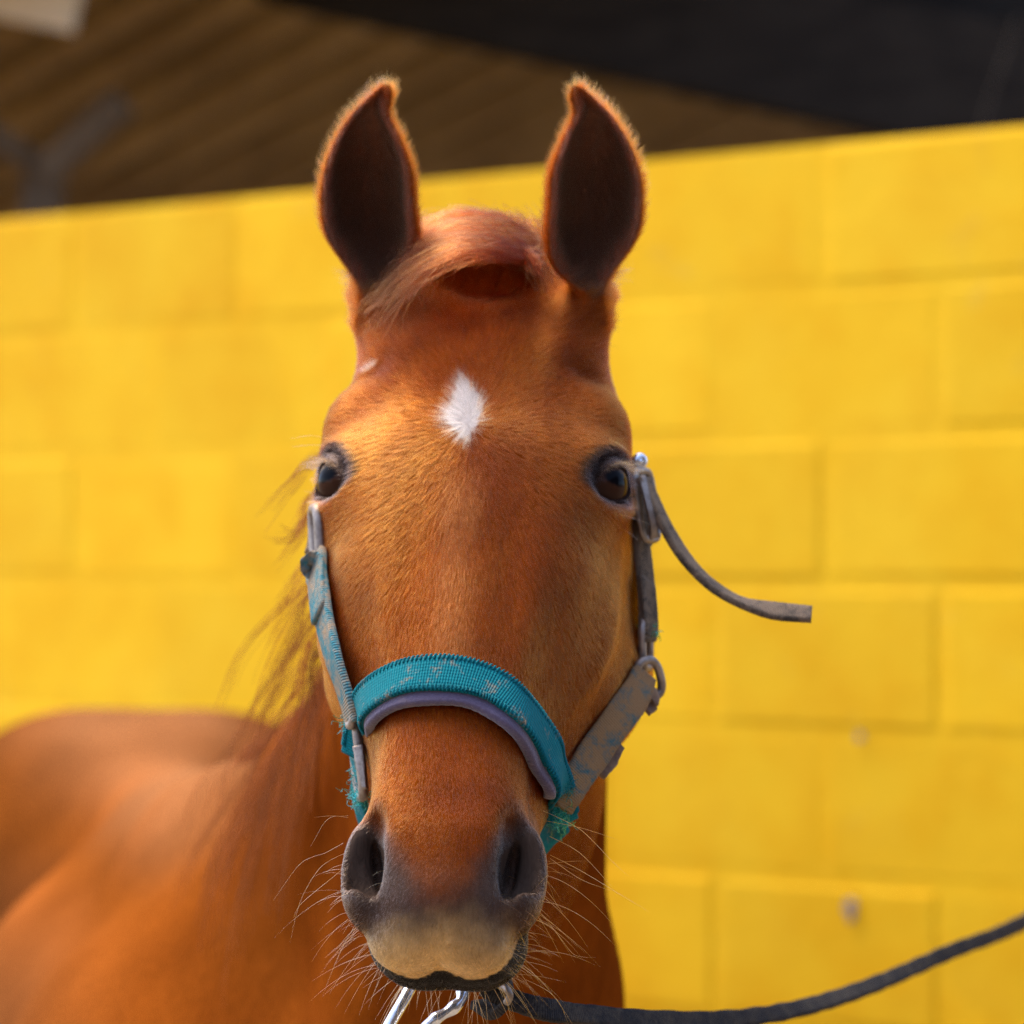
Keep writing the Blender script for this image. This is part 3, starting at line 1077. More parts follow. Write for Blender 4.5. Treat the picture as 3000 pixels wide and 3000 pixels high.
# ------------------------------------------------------------------ eyes
m_eye, nt, b = new_mat('horse_eye')
a_ = nd(nt, 'ShaderNodeAttribute'); a_.attribute_name = 'pigment'
nt.links.new(a_.outputs[0], b.inputs['Base Color'])
b.inputs['Roughness'].default_value = .03
b.inputs['IOR'].default_value = 1.36
b.inputs['Specular IOR Level'].default_value = .08
for s in (-1, 1):
    ec, e, u, v = eye_frame(s)
    vs, fs = [], []
    NR, NS = 40, 56
    for i in range(NR + 1):
        th = math.pi * i / NR
        for j in range(NS):
            ph = 2 * math.pi * j / NS
            bul = 1 + .05 * math.exp(-(th / .55) ** 2)
            vs.append(ec + EYE_R * bul * (math.cos(th) * e + math.sin(th) * (math.cos(ph) * u + math.sin(ph) * v)))
    for i in range(NR):
        for j in range(NS):
            fs.append((i * NS + j, (i + 1) * NS + j, (i + 1) * NS + (j + 1) % NS, i * NS + (j + 1) % NS))
    o = mesh_obj('eye', vs, fs, m_eye, horse, True, HORSE0)
    vs = np.array(vs) - ec
    du, dv, de = vs @ u, vs @ v, vs @ e
    up = dv * .8 + du * .3
    pup = np.hypot((du * .9 + dv * .3) / .0100, (dv * .9 - du * .3) / .0055)
    iris = np.hypot(du, dv)
    colr = np.repeat(np.array([[.040, .016, .008]]), len(vs), 0)
    colr = lerp(colr, (.003, .003, .004), sstep(pup, 1.1, .85))
    colr = lerp(colr, (.012, .008, .007), sstep(iris, .0155, .0175))
    c4 = np.ones((len(vs), 4), np.float32); c4[:, :3] = colr
    at2 = o.data.attributes.new('pigment', 'FLOAT_COLOR', 'POINT'); at2.data.foreach_set('color', c4.ravel())

# ------------------------------------------------------------------ fur
def face_samples(n, weight):
    tri = V[Qd]
    cen = tri.mean(1)
    nrm = np.cross(tri[:, 2] - tri[:, 0], tri[:, 3] - tri[:, 1]) * .5
    ar = np.linalg.norm(nrm, axis=1)
    nn = nrm / np.maximum(ar, 1e-12)[:, None]
    w = ar * weight(cen, nn)
    cdf = np.cumsum(w)
    k = np.searchsorted(cdf, rng.uniform(0, cdf[-1], n))
    k = np.clip(k, 0, len(w) - 1)
    x, y = rng.uniform(size=(2, n, 1))
    q = tri[k]
    P = (q[:, 0] * (1 - x) + q[:, 1] * x) * (1 - y) + (q[:, 3] * (1 - x) + q[:, 2] * x) * y
    return P, nn[k]

WHORL_A = .144
def flow_dir(P, N):
    a, b, c = to_head(P)
    da = a - WHORL_A
    va = da + .004
    vc = c * 1.4
    nrm_ = np.hypot(va, vc) + 1e-6
    va, vc = va / nrm_, vc / nrm_
    vb = -.35 * sstep(np.abs(c), .05, .10)
    # snout: straight down and out over the lips
    m = sstep(a, .40, .46)
    va = va * (1 - m) + m; vc = vc * (1 - m) + m * c / .055
    tw = .26 * wob(P, 30, 0) + .13 * wob(P, 110, 3)
    va, vc = va * np.cos(tw) - vc * np.sin(tw), va * np.sin(tw) + vc * np.cos(tw)
    D = va[:, None] * HA + vb[:, None] * HB + vc[:, None] * HC
    # neck: downwards along the neck
    mn = sstep(P[:, 1], 2.62, 2.75)[:, None]
    D = D * (1 - mn) + mn * np.array([-.35, .30, -.75])
    D = D - (D * N).sum(1, keepdims=True) * N
    return unit(D)

def fur(name, n, weight, length, lift, radius, parent=horse, jitter=.11, tint=1.0):
    P, N = face_samples(n, weight)
    a, b, c = to_head(P)
    Q = np.stack([a, b, np.abs(c)], -1)
    keep = np.ones(len(P), bool)
    keep &= ~((hole_sdf(Q) < .0015) & (a > .4))
    for sg in (-1, 1):
        ec, e, u, v = eye_frame(sg)
        d = P - ec
        keep &= ~((np.hypot((d @ u) / .0200, (d @ v + .002) / .0125) < 1.02) & (d @ e > 0) & (np.linalg.norm(d, axis=1) < .05))
    P, N = P[keep], N[keep]
    a, b, c = to_head(P)
    n = len(P)
    D = flow_dir(P, N)
    D = unit(D + (jitter + .16 * sstep(a, .07, .0))[:, None] * rng.normal(size=(n, 3)))
    D = unit(D - (D * N).sum(1, keepdims=True) * N)
    L = length(P, a, b, c) * rng.uniform(.65, 1.25, n)
    lf = lift * rng.uniform(.5, 1.5, n)
    t = np.array([0, .33, .68, 1.0])
    hgt = np.array([-.02, .26, .40, .42])
    pts = P[:, None, :] + (D * L[:, None])[:, None, :] * t[None, :, None] + (N * (L * lf)[:, None])[:, None, :] * hgt[None, :, None]
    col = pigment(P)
    sm = star_mask(a + rng.normal(0, .0022, n), c + rng.normal(0, .0018, n)) & (b > -.02)
    col[sm] = np.array([.30, .28, .262])
    W2 = np.stack([a * 90, b * 260, c * 420 + a * 40 * np.sign(c)], -1)
    var = (rng.normal(1.0, .26, n) + .22 * wob(W2, 1.0, 2) + .16 * wob(W2 * 2.7, 1.0, 3)).clip(.3, 1.9)[:, None]
    col = np.clip(col * var, .004, .93) * tint
    rr = radius * rng.uniform(.75, 1.25, (n, 1)) * np.array([[1.0, .9, .65, .15]])
    o = curves_obj(name, pts, rr, col, m_fur, parent, HORSE0)
    tag(o, kind='stuff')
    return o

def w_face(cen, nn):
    a, b, c = to_head(cen)
    view = unit(CAM - cen)
    facing = (nn * view).sum(1)
    m = (cen[:, 1] < 2.72) & (a > -.09) & (facing > -.45)
    m &= ~((cen[:, 2] > 1.874) & (np.abs(ears(cen)) < .006))
    return m * (1.0 + .5 * sstep(a, .40, .47)) * np.where(cen[:, 1] > 2.6, .5, 1.0)
def l_face(P, a, b, c):
    L = .0072 - .0020 * sstep(a, .20, .36) - .0030 * sstep(a, .40, .50)
    L = L + .008 * sstep(a, .07, -.02)
    L = L + .0045 * star_mask(a, c)
    return L
NFUR = 400000
fur('face_coat', NFUR, w_face, l_face, .26, .000085)

# ears: fuzz on the backs and rims, dark hair inside
def ear_fur(n):
    P, N = face_samples(n, lambda cen, nn: ((cen[:, 2] > 1.866) & (cen[:, 1] < 2.72) & (np.abs(ears(cen)) < .006)).astype(float))
    A = np.zeros((n, 3)); inside = np.zeros(n, bool); rim = np.zeros(n); out = np.zeros((n, 3)); tt = np.zeros(n)
    for sg in (-1, 1):
        base, ax, L, front, side = ear_frame(sg)
        d = P - base
        m = np.abs(d @ side) < .06
        m &= ((P[:, 0] + .02) * sg > 0)
        t, u, v = (d @ ax) / L, d @ side, d @ front
        w = np.interp(t, EAR_TS, EAR_WS); u0 = np.interp(t, EAR_TS, EAR_US)
        v0 = -.004 + .010 * np.clip(t, 0, 1) ** 2
        k0 = np.hypot((u - u0) / np.maximum(w - .0029, .001), (v - v0) / np.maximum(w * 1.05 - .0011, .001))
        ins = (k0 < 1.0) & (t > 0)
        rm = sstep(v - v0 - .12 * w, -.006, -.001)
        inside |= m & ins
        rim = np.where(m, rm, rim)
        o_ = unit((u - u0)[:, None] * side + .25 * (v - v0)[:, None] * front + .25 * w[:, None] * ax)
        out = np.where(m[:, None], o_, out)
        A = np.where(m[:, None], ax, A)
        tt = np.where(m, t, tt)
    D = A * .75 + N * .35
    D = np.where(inside[:, None], A * .8 + N * .35, D)
    mr = (rim * ~inside)[:, None]
    D = unit(D * (1 - mr) + mr * (out * .85 + A * .45) + .14 * rng.normal(size=(n, 3)))
    Ln = np.where(inside, .009, .0042 + .0034 * rim) * rng.uniform(.5, 1.3, n)
    t = np.array([0, .4, .75, 1.0])
    pts = P[:, None, :] + (D * Ln[:, None])[:, None, :] * t[None, :, None] + (A * Ln[:, None])[:, None, :] * (.25 * t ** 2)[None, :, None]
    col = pigment(P)
    col = np.where((inside & (rim < .5))[:, None], np.array([.11, .064, .044]), np.maximum(col, CHESTNUT * 1.5))
    col = np.clip(col * rng.normal(1, .15, (n, 1)).clip(.5, 1.5), .004, .9)
    rr = .00009 * rng.uniform(.7, 1.3, (n, 1)) * np.array([[1, .9, .6, .15]])
    o = curves_obj('ear_hair', pts, rr, col, m_fur, horse, HORSE0)
    tag(o, kind='stuff')
ear_fur(60000)

# mane: falls on the left of the picture and lifts off the neck in strands
def strand_group(name, guides, per, spread0, spread1, radius, col, mat=None, k=12, frizz=.0015, lmin=.72):
    P, C = [], []
    for gi, gpts in enumerate(guides):
        base = catmull(gpts, k)
        n = per if np.isscalar(per) else per[gi]
        t = np.linspace(0, 1, k)
        o0 = rng.normal(size=(n, 3)) * spread0
        o1 = rng.normal(size=(n, 3)) * spread1
        ln = rng.uniform(lmin, 1.05, n)
        tt = t[None, :] * ln[:, None]
        idx = tt * (k - 1); i0 = np.clip(idx.astype(int), 0, k - 2); fr = (idx - i0)[..., None]
        pts = base[i0] * (1 - fr) + base[i0 + 1] * fr
        pts = pts + o0[:, None, :] * (1 - t)[None, :, None] + o1[:, None, :] * (t ** 1.4)[None, :, None]
        ph = rng.uniform(0, 6.28, (n, 1, 3)); fq = rng.uniform(3, 9, (n, 1, 1))
        pts = pts + frizz * np.sin(ph + fq * t[None, :, None]) * t[None, :, None]
        P.append(pts)
        C.append(np.asarray(col)[None, :] * rng.normal(1, .18, (n, 1)).clip(.5, 1.6) * rng.uniform(.6, 1.45))
    P = np.vstack(P); C = np.clip(np.vstack(C), .004, .9)
    prof = np.linspace(1, .25, k) ** .6
    rr = radius * rng.uniform(.7, 1.3, (len(P), 1)) * prof[None, :]
    o = curves_obj(name, P, rr, C, mat or m_mane, horse, HORSE0)
    tag(o, kind='stuff')
    return o
crest = catmull([(-.020, 2.60, 1.855), (-.035, 2.70, 1.785), (-.052, 2.82, 1.695), (-.095, 2.94, 1.61), (-.140, 3.06, 1.545), (-.19, 3.2, 1.50), (-.235, 3.34, 1.47)], 60)
gd = []
for i in range(64):
    r0 = crest[int(rng.uniform(14, 59))] + rng.normal(size=3) * .004
    low = sstep(np.array([r0[1]]), 2.85, 3.1)[0]
    reach = rng.uniform(.05, .12) * (1 - .5 * low) + .015 * low
    drop = rng.uniform(.14, .27)
    p1 = r0 + np.array([-.025, -.015, .014])
    p2 = r0 + np.array([-.04 - .45 * reach, -.03, -.30 * drop])
    p3 = r0 + np.array([-.05 - .85 * reach, -.045, -.70 * drop])
    p4 = r0 + np.array([-.05 - reach, -.055 + rng.normal() * .015, -drop])
    gd.append([r0, p1, p2, p3, p4])
for (pa, pb, pc) in (((940, 1335, 2.66), (860, 1400, 2.64), (770, 1500, 2.62)), ((935, 1500, 2.68), (860, 1570, 2.66), (800, 1570, 2.66)),
                     ((930, 1640, 2.70), (850, 1730, 2.68), (800, 1850, 2.68)), ((925, 1450, 2.70), (880, 1560, 2.68), (800, 1660, 2.67)),
                     ((930, 1720, 2.70), (870, 1830, 2.69), (815, 1960, 2.69)), ((935, 1850, 2.72), (880, 2000, 2.70), (830, 2110, 2.70)),
                     ((945, 1900, 2.73), (910, 2040, 2.71), (880, 2160, 2.71))):
    p0 = at(*pa); 
    gd.append([p0 + np.array([.075, .02, .02]), p0, at(*pb), at(*pc)])
per = [11] * 64 + [16] * 7
strand_group('mane', gd, per, .0035, .0045, .00026, np.array([.26, .074, .012]))

# forelock: swept across the poll from one ear to the other
fg = []
for i in range(70):
    j = rng.uniform(-1, 1)
    h = rng.uniform(.05, 1) if i % 4 else rng.uniform(-.55, .1)
    fg.append([at(1600 + 20 * j, 790 - 12 * h, 2.590), at(1545 + 10 * j, 735 - 60 * h, 2.555 + .035 * h), at(1450, 710 - 75 * h, 2.510 + .07 * h), at(1340, 705 - 75 * h, 2.495 + .08 * h),
               at(1240, 760 - 80 * h, 2.495 + .075 * h), at(1175, 835 - 60 * h, 2.505 + .055 * h), at(1105 + 20 * j, 915 - 40 * h + 20 * j, 2.518 + .04 * h)])
for i in range(40):      # shorter hair standing up behind, between the ears
    x = rng.uniform(1250, 1600)
    fg.append([at(x + 60, 810, 2.63), at(x + 40, 715, 2.63), at(x - 10, 668 + rng.uniform(-45, 50), 2.62), at(x - 80, 670 + rng.uniform(-20, 50), 2.61), at(x - 140, 720, 2.60)])
for i in range(16):     # loose wisps
    x = rng.uniform(1440, 1600); y = rng.uniform(700, 770)
    fg.append([at(x, y + 30, 2.60), at(x - 10, y - 40, 2.59), at(x - 30 + rng.uniform(-40, 60), y - 80 + rng.uniform(-20, 20), 2.58), at(x - 50 + rng.uniform(-60, 90), y - 85 + rng.uniform(-30, 30), 2.575)])
for i in range(22):     # short locks that lie down either side of the hollow
    if i % 3:
        x = rng.uniform(1215, 1300)
        fg.append([at(x + 60, 715, 2.560), at(x + 15, 745, 2.515), at(x - 25, 800, 2.508), at(x - 60 + rng.uniform(-20, 20), 865 + rng.uniform(-20, 30), 2.512)])
    else:
        x = rng.uniform(1525, 1570)
        fg.append([at(x - 50, 725, 2.565), at(x, 750, 2.530), at(x + 40, 800, 2.522), at(x + 65 + rng.uniform(-15, 15), 850 + rng.uniform(-20, 20), 2.526)])
strand_group('forelock', fg, [12] * 70 + [12] * 40 + [5] * 16 + [9] * 22, .0030, .0055, .00026, CHESTNUT * np.array([.72, .66, .6]), m_fur, frizz=.004, lmin=.30)

# whiskers -----------------------------------------------------------------
def whiskers():
    P, N = face_samples(5200, lambda cen, nn: ((to_head(cen)[0] > .44) & (cen[:, 1] < 2.42)).astype(float))
    a, b, c = to_head(P)
    s = .7315 * a - .643 * b
    ac = np.abs(c)
    face = (N * unit(CAM - P)).sum(1)
    side = (ac > .034) & (s > .372) & (face > -.4) & (face < .80)
    chin = (s > .444) & (face < .55) & (face > -.6)
    lip = (s > .405) & (s < .44) & (face < .75)
    pr = np.where(chin, .17, 0) + np.where(side, .085, 0) + np.where(lip & (ac > .026), .075, 0)
    k = rng.uniform(size=len(P)) < pr
    k &= ~(hole_sdf(np.stack([a, b, ac], -1)) < .003)
    P, N, c, chin = P[k], N[k], c[k], chin[k]
    n = len(P)
    down = np.array([0, 0, -1.0])
    side_v = np.sign(c)[:, None] * HC
    D = unit(N * .8 + side_v * .45 * (np.abs(c) / .04)[:, None] + down * .25 + .34 * rng.normal(size=(n, 3)))
    L = np.where(chin, rng.uniform(.008, .036, n), .007 + .040 * rng.uniform(0, 1, n) ** 1.7)
    t = np.linspace(0, 1, 7)
    sag = rng.uniform(.10, .55, n)
    pts = P[:, None, :] + (D * L[:, None])[:, None, :] * t[None, :, None] + (down[None, :] * (L * sag)[:, None])[:, None, :] * (t ** 2)[None, :, None]
    extra = []
    for q in ([(1590, 2375, 2.285), (1700, 2430, 2.27), (1790, 2520, 2.26), (1845, 2570, 2.255)], [(1600, 2405, 2.285), (1700, 2425, 2.27), (1810, 2460, 2.26)],
              [(1610, 2450, 2.28), (1700, 2500, 2.26), (1795, 2600, 2.25)], [(1612, 2505, 2.28), (1700, 2550, 2.26), (1800, 2610, 2.25), (1900, 2670, 2.24)],
              [(1612, 2515, 2.28), (1700, 2575, 2.26), (1790, 2610, 2.25)], [(1010, 2500, 2.29), (940, 2540, 2.27), (880, 2640, 2.26), (850, 2760, 2.25)],
              [(1012, 2540, 2.29), (950, 2590, 2.27), (880, 2650, 2.26), (860, 2690, 2.25)], [(1005, 2470, 2.29), (950, 2500, 2.28), (880, 2530, 2.27), (800, 2640, 2.26)],
              [(1020, 2390, 2.30), (960, 2400, 2.29), (910, 2480, 2.28)], [(1020, 2395, 2.30), (970, 2390, 2.29), (920, 2395, 2.28)],
              [(1560, 2690, 2.27), (1620, 2720, 2.26), (1680, 2795, 2.25), (1745, 2805, 2.245)], [(1540, 2870, 2.28), (1600, 2900, 2.27), (1640, 2940, 2.265), (1665, 3000, 2.26)],
              [(1785, 1285, 2.44), (1820, 1305, 2.42), (1845, 1325, 2.42)], [(1770, 1500, 2.44), (1830, 1510, 2.42), (1905, 1535, 2.42)], [(1780, 1530, 2.44), (1840, 1560, 2.42), (1880, 1590, 2.42)],
              [(960, 1285, 2.45), (910, 1276, 2.43), (850, 1285, 2.42)], [(950, 1305, 2.45), (900, 1304, 2.44), (850, 1310, 2.43)]):
        extra.append(catmull([at(*p) for p in q], 7))
    extra = np.array(extra)
    pts = np.vstack([pts, extra])
    n = len(pts)
    col = np.array([.60, .30, .10]) * rng.normal(1, .14, (n, 1)).clip(.6, 1.3)
    rr = np.concatenate([rng.uniform(.00006, .00013, n - len(extra)), np.full(len(extra), .00014)])[:, None] * np.array([[1, .95, .88, .8, .65, .45, .15]])
    o = curves_obj('whiskers', pts, rr, np.clip(col, .01, .9), m_whisk, horse, HORSE0)
    tag(o, kind='stuff')
whiskers()

# lashes -------------------------------------------------------------------
def lashes():
    P = []
    for s in (-1, 1):
        ec, e, u, v = eye_frame(s)
        for i in range(150):
            x = rng.uniform(-.95, .55)
            r0 = ec + e * (EYE_R * .86) + u * (x * .0195) + v * (.0105 * (1 - abs(x) ** 2.3) - .0006)
            d = unit(e * .8 + v * .10 - u * .35 + rng.normal(size=3) * .12)
            L = rng.uniform(.006, .015) * (1 - .5 * max(0, x))
            t = np.linspace(0, 1, 5)[:, None]
            P.append(r0 + d * L * t + (-.25 * np.array([0, 0, 1.0]) * L) * t ** 2)
    P = np.array(P)
    col = np.array([.30, .14, .05]) * rng.normal(1, .2, (len(P), 1)).clip(.4, 1.5)
    o = curves_obj('eyelashes', P, .00011 * np.array([[1, .9, .75, .5, .15]]) * np.ones((len(P), 1)), np.clip(col, .01, .9), m_whisk, horse, HORSE0)
    tag(o, kind='stuff')
lashes()
# ================================================================== halter
def webbing(name, col_a, col_b, dirt, dirt_amt, rib=560.0):
    m, nt, b = new_mat(name)
    uv = nd(nt, 'ShaderNodeUVMap')
    sep = nd(nt, 'ShaderNodeSeparateXYZ'); nt.links.new(uv.outputs[0], sep.inputs[0])
    # woven cross ribs
    def wave(freq, sock, skew=0.0):
        mu = nd(nt, 'ShaderNodeMath', operation='MULTIPLY'); mu.inputs[1].default_value = freq
        nt.links.new(sock, mu.inputs[0])
        src = mu.outputs[0]
        if skew:
            m2 = nd(nt, 'ShaderNodeMath', operation='MULTIPLY_ADD'); m2.inputs[1].default_value = skew
            nt.links.new(sep.outputs[1], m2.inputs[0]); nt.links.new(src, m2.inputs[2])
            src = m2.outputs[0]
        sn = nd(nt, 'ShaderNodeMath', operation='SINE'); nt.links.new(src, sn.inputs[0])
        return sn.outputs[0]
    w1 = wave(rib * 6.283, sep.outputs[0], 4.0)
    w2 = wave(11 * 6.283, sep.outputs[1])
    gp = nd(nt, 'ShaderNodeNewGeometry').outputs['Position']
    d1 = noise(nt, 55, 6, .7, gp, .5); d2 = noise(nt, 420, 4, .65, gp)
    base = mix(nt, d2.outputs[0], col_a, col_b)
    wm = nd(nt, 'ShaderNodeMath', operation='MULTIPLY_ADD'); wm.inputs[1].default_value = .16; wm.inputs[2].default_value = .84
    nt.links.new(w1, wm.inputs[0])
    base = mix(nt, .8, base, wm.outputs[0], 'MULTIPLY')
    ad = nd(nt, 'ShaderNodeMath', operation='MULTIPLY_ADD'); ad.inputs[1].default_value = .45
    nt.links.new(d2.outputs[0], ad.inputs[0]); nt.links.new(d1.outputs[0], ad.inputs[2])
    f = ramp(nt, ad.outputs[0], [(.72 - dirt_amt, (0, 0, 0)), (.92 - dirt_amt, (1, 1, 1))])
    nt.links.new(mix(nt, f, base, dirt), b.inputs['Base Color'])
    b.inputs['Roughness'].default_value = .9
    b.inputs['Specular IOR Level'].default_value = .1
    b.inputs['Sheen Weight'].default_value = .03
    h = nd(nt, 'ShaderNodeMath', operation='MULTIPLY_ADD'); h.inputs[1].default_value = .3
    nt.links.new(w2, h.inputs[0]); nt.links.new(w1, h.inputs[2])
    n1 = bump(nt, b, h.outputs[0], .5, .0009)
    bump(nt, b, d2.outputs[0], .35, .002, n1)
    return m
m_teal = webbing('teal_webbing', (.0005, .115, .145), (.001, .20, .225), (.26, .18, .11), -.07)
m_teal_dirty = webbing('dirty_teal_webbing', (.02, .14, .18), (.06, .22, .25), (.27, .20, .13), .10)
m_mud = webbing('muddy_webbing', (.03, .10, .11), (.07, .13, .125), (.235, .130, .055), .17)
m_brown = webbing('brown_strap_webbing', (.035, .030, .026), (.09, .07, .052), (.17, .12, .08), .14)

m_pad, nt, b = new_mat('purple_felt_padding')
gp = nd(nt, 'ShaderNodeNewGeometry').outputs['Position']
n2 = noise(nt, 500, 4, .7, gp); n1 = noise(nt, 40, 5, .6, gp)
c = mix(nt, n2.outputs[0], (.055, .040, .082), (.13, .10, .165))
nt.links.new(mix(nt, ramp(nt, n1.outputs[0], [(.6, (0, 0, 0)), (.8, (.5, .5, .5))]), c, (.28, .19, .15)), b.inputs['Base Color'])
b.inputs['Roughness'].default_value = .95
b.inputs['Sheen Weight'].default_value = .4
bump(nt, b, n2.outputs[0], .6, .002)

def metal(name, col, rough, grime):
    m, nt, b = new_mat(name)
    gp = nd(nt, 'ShaderNodeNewGeometry').outputs['Position']
    n1 = noise(nt, 90, 6, .7, gp)
    f = ramp(nt, n1.outputs[0], [(.42, (0, 0, 0)), (.68, (grime, grime, grime))])
    nt.links.new(mix(nt, f, col, (.14, .10, .075)), b.inputs['Base Color'])
    b.inputs['Metallic'].default_value = .85
    b.inputs['Roughness'].default_value = rough
    bump(nt, b, n1.outputs[0], .25, .0015)
    return m
m_metal = metal('worn_halter_metal', (.32, .275, .24), .5, .95)
m_chrome = metal('bright_clip_metal', (.72, .74, .78), .18, .25)
m_leather, nt, b = new_mat('brown_leather_tag')
gp = nd(nt, 'ShaderNodeNewGeometry').outputs['Position']
nt.links.new(ramp(nt, noise(nt, 130, 5, .65, gp).outputs[0], [(.35, (.10, .055, .032)), (.7, (.25, .155, .095))]), b.inputs['Base Color'])
b.inputs['Roughness'].default_value = .75

HAL0 = at(1330, 2000, 2.28)
halter = empty('halter', HAL0)
tag(halter, 'worn teal webbing halter with purple padded noseband on the horse head', 'halter')

def strap(name, path, across, width, thick, mat, parent, n=40, origin=None, taper=None, frames=None):
    """flat strap with rounded edges; across gives the direction of its width at each control point"""
    P = catmull(path, n)
    A = np.broadcast_to(np.asarray(across, float), (len(path), 3)) if np.ndim(across) == 1 else np.asarray(across, float)
    A = unit(catmull(A, n))
    T = unit(np.gradient(P, axis=0))
    A = unit(A - (A * T).sum(1, keepdims=True) * T)
    N = np.cross(T, A)
    W = np.broadcast_to(np.asarray(width, float), (len(path),))
    W = np.interp(np.linspace(0, 1, n), np.linspace(0, 1, len(path)), W)
    prof = []
    w0 = 1.0
    for x, y in ((-.5, 0), (-.49, .35), (-.46, .5), (-.25, .5), (0, .5), (.25, .5), (.46, .5), (.49, .35), (.5, 0), (.49, -.35), (.46, -.5), (.25, -.5), (0, -.5), (-.25, -.5), (-.46, -.5), (-.49, -.35)):
        prof.append((x, y))
    k = len(prof)
    s = np.concatenate([[0], np.cumsum(np.linalg.norm(np.diff(P, axis=0), axis=1))])
    V_, UV = [], []
    rip = .0004 * np.sin(s * 900) + .0006 * np.sin(s * 140 + 1)
    for i in range(n):
        for x, y in prof:
            V_.append(P[i] + A[i] * (x * (W[i] + (rip[i] if abs(x) > .4 else 0))) + N[i] * (y * thick))
            UV.append((s[i], x + .5))
    F = []
    for i in range(n - 1):
        for j in range(k):
            F.append((i * k + j, i * k + (j + 1) % k, (i + 1) * k + (j + 1) % k, (i + 1) * k + j))
    F.append(tuple(range(k))[::-1]); F.append(tuple((n - 1) * k + j for j in range(k)))
    o = mesh_obj(name, V_, F, mat, parent, True, HAL0 if origin is None else origin)
    uvl = o.data.uv_layers.new(name='UVMap')
    vi = np.empty(len(o.data.loops), dtype=np.int32); o.data.loops.foreach_get('vertex_index', vi)
    uvl.data.foreach_set('uv', np.array(UV, dtype=np.float32)[vi].ravel())
    return o

def ring(name, c, u, v, ru, rv, rad, mat, parent, square=4.0, origin=None):
    """oval or squared ring of round bar"""
    th = np.linspace(0, 2 * math.pi, 40, endpoint=False)
    cx = np.sign(np.cos(th)) * np.abs(np.cos(th)) ** (2 / square)
    sy = np.sign(np.sin(th)) * np.abs(np.sin(th)) ** (2 / square)
    p = np.asarray(c) + cx[:, None] * ru * unit(u) + sy[:, None] * rv * unit(v)
    vv, ff = tube_vf(p, rad, 8, 1.0, unit(np.cross(u, v)), True)
    return mesh_obj(name, vv, ff, mat, parent, True, HAL0 if origin is None else origin)

# noseband over the nose, from the picture's left ring to its right ring
top = [(1110, 2010), (1200, 1962), (1310, 1945), (1420, 1968), (1500, 2030), (1560, 2120), (1598, 2215)]
bot = [(1108, 2112), (1180, 2064), (1310, 2052), (1420, 2086), (1500, 2152), (1556, 2232), (1592, 2312)]
Pt, _ = hit(*zip(*top)); Pb, _ = hit(*zip(*bot))
mid = .5 * (Pt + Pb)
gm_ = sdf_grad(mid, .004); gm_ = unit(gm_)
acr = unit(Pb - Pt)
wid = np.linalg.norm(Pb - Pt, axis=1)
left_end = [at(1058, 2128, 2.362), at(1046, 2215, 2.372)]
right_end = [at(1628, 2350, 2.358), at(1640, 2410, 2.372)]
def band(off):
    m = mid + gm_ * off
    return list(m)
lo = np.array([-1.0, 0, 0]); ro = np.array([1.0, .2, 0])
A_left = [unit(np.array([.25, -.35, -.9])), unit(np.array([.5, -.65, -.45]))]
path = [left_end[1] + lo * .003, left_end[0] + lo * .002] + band(.0105) + [right_end[0] + ro * .003, right_end[1] + ro * .003]
acrs = [unit(np.array([.75, -.55, -.15])), unit(np.array([.55, -.45, -.60]))] + list(acr) + [unit(np.array([-.75, -.3, -.45])), unit(np.array([-.8, -.3, -.25]))]
noseband = strap('noseband', path, acrs, [.017, .021] + [.0255] * 7 + [.0225, .020], .0038, m_teal, halter, 110)
ppad = band(.0055)
apad = list(acr)
# padding sits under the webbing and shows on both sides, thicker at the lower edge
shift = [p + a * .0028 for p, a in zip(ppad, apad)]
padding = strap('padding', [left_end[0] + np.array([.004, -.003, -.006])] + shift + [right_end[0] + np.array([-.008, -.004, .010])], [acrs[1]] + apad + [acrs[-2]], [.010] + [.030] + [.0338] * 5 + [.030] + [.010], .0070, m_pad, noseband, 90)
# overlocked stitching along both edges of the noseband
P_ = catmull(path, 230); A_ = unit(catmull(acrs, 230)); T_ = unit(np.gradient(P_, axis=0))
A_ = unit(A_ - (A_ * T_).sum(1, keepdims=True) * T_); N_ = np.cross(T_, A_)
Nsg = np.sign((N_[110] @ (CAM - P_[110])))
N_ = N_ * Nsg
W_ = np.interp(np.linspace(0, 1, 230), np.linspace(0, 1, len(path)), [.017, .021] + [.0255] * 7 + [.0225, .020])
for sg in (1, -1):
    vf = []
    for i in range(6, 224, 2):
        c = P_[i] + A_[i] * sg * (W_[i] / 2 - .0008) + N_[i] * .0016
        q = np.array([c - A_[i] * sg * .0026 + N_[i] * .0003 - T_[i] * .0004, c + N_[i] * .0007, c + A_[i] * sg * .0017 - N_[i] * .0008 + T_[i] * .0004])
        vf.append(tube_vf(catmull(q, 5), .00075, 5))
    v, f = merge(*vf)
    o = mesh_obj('edge_stitching', v, f, m_teal, noseband, True, HAL0)
    o.data.uv_layers.new(name='UVMap')
    tag(o, kind='stuff')

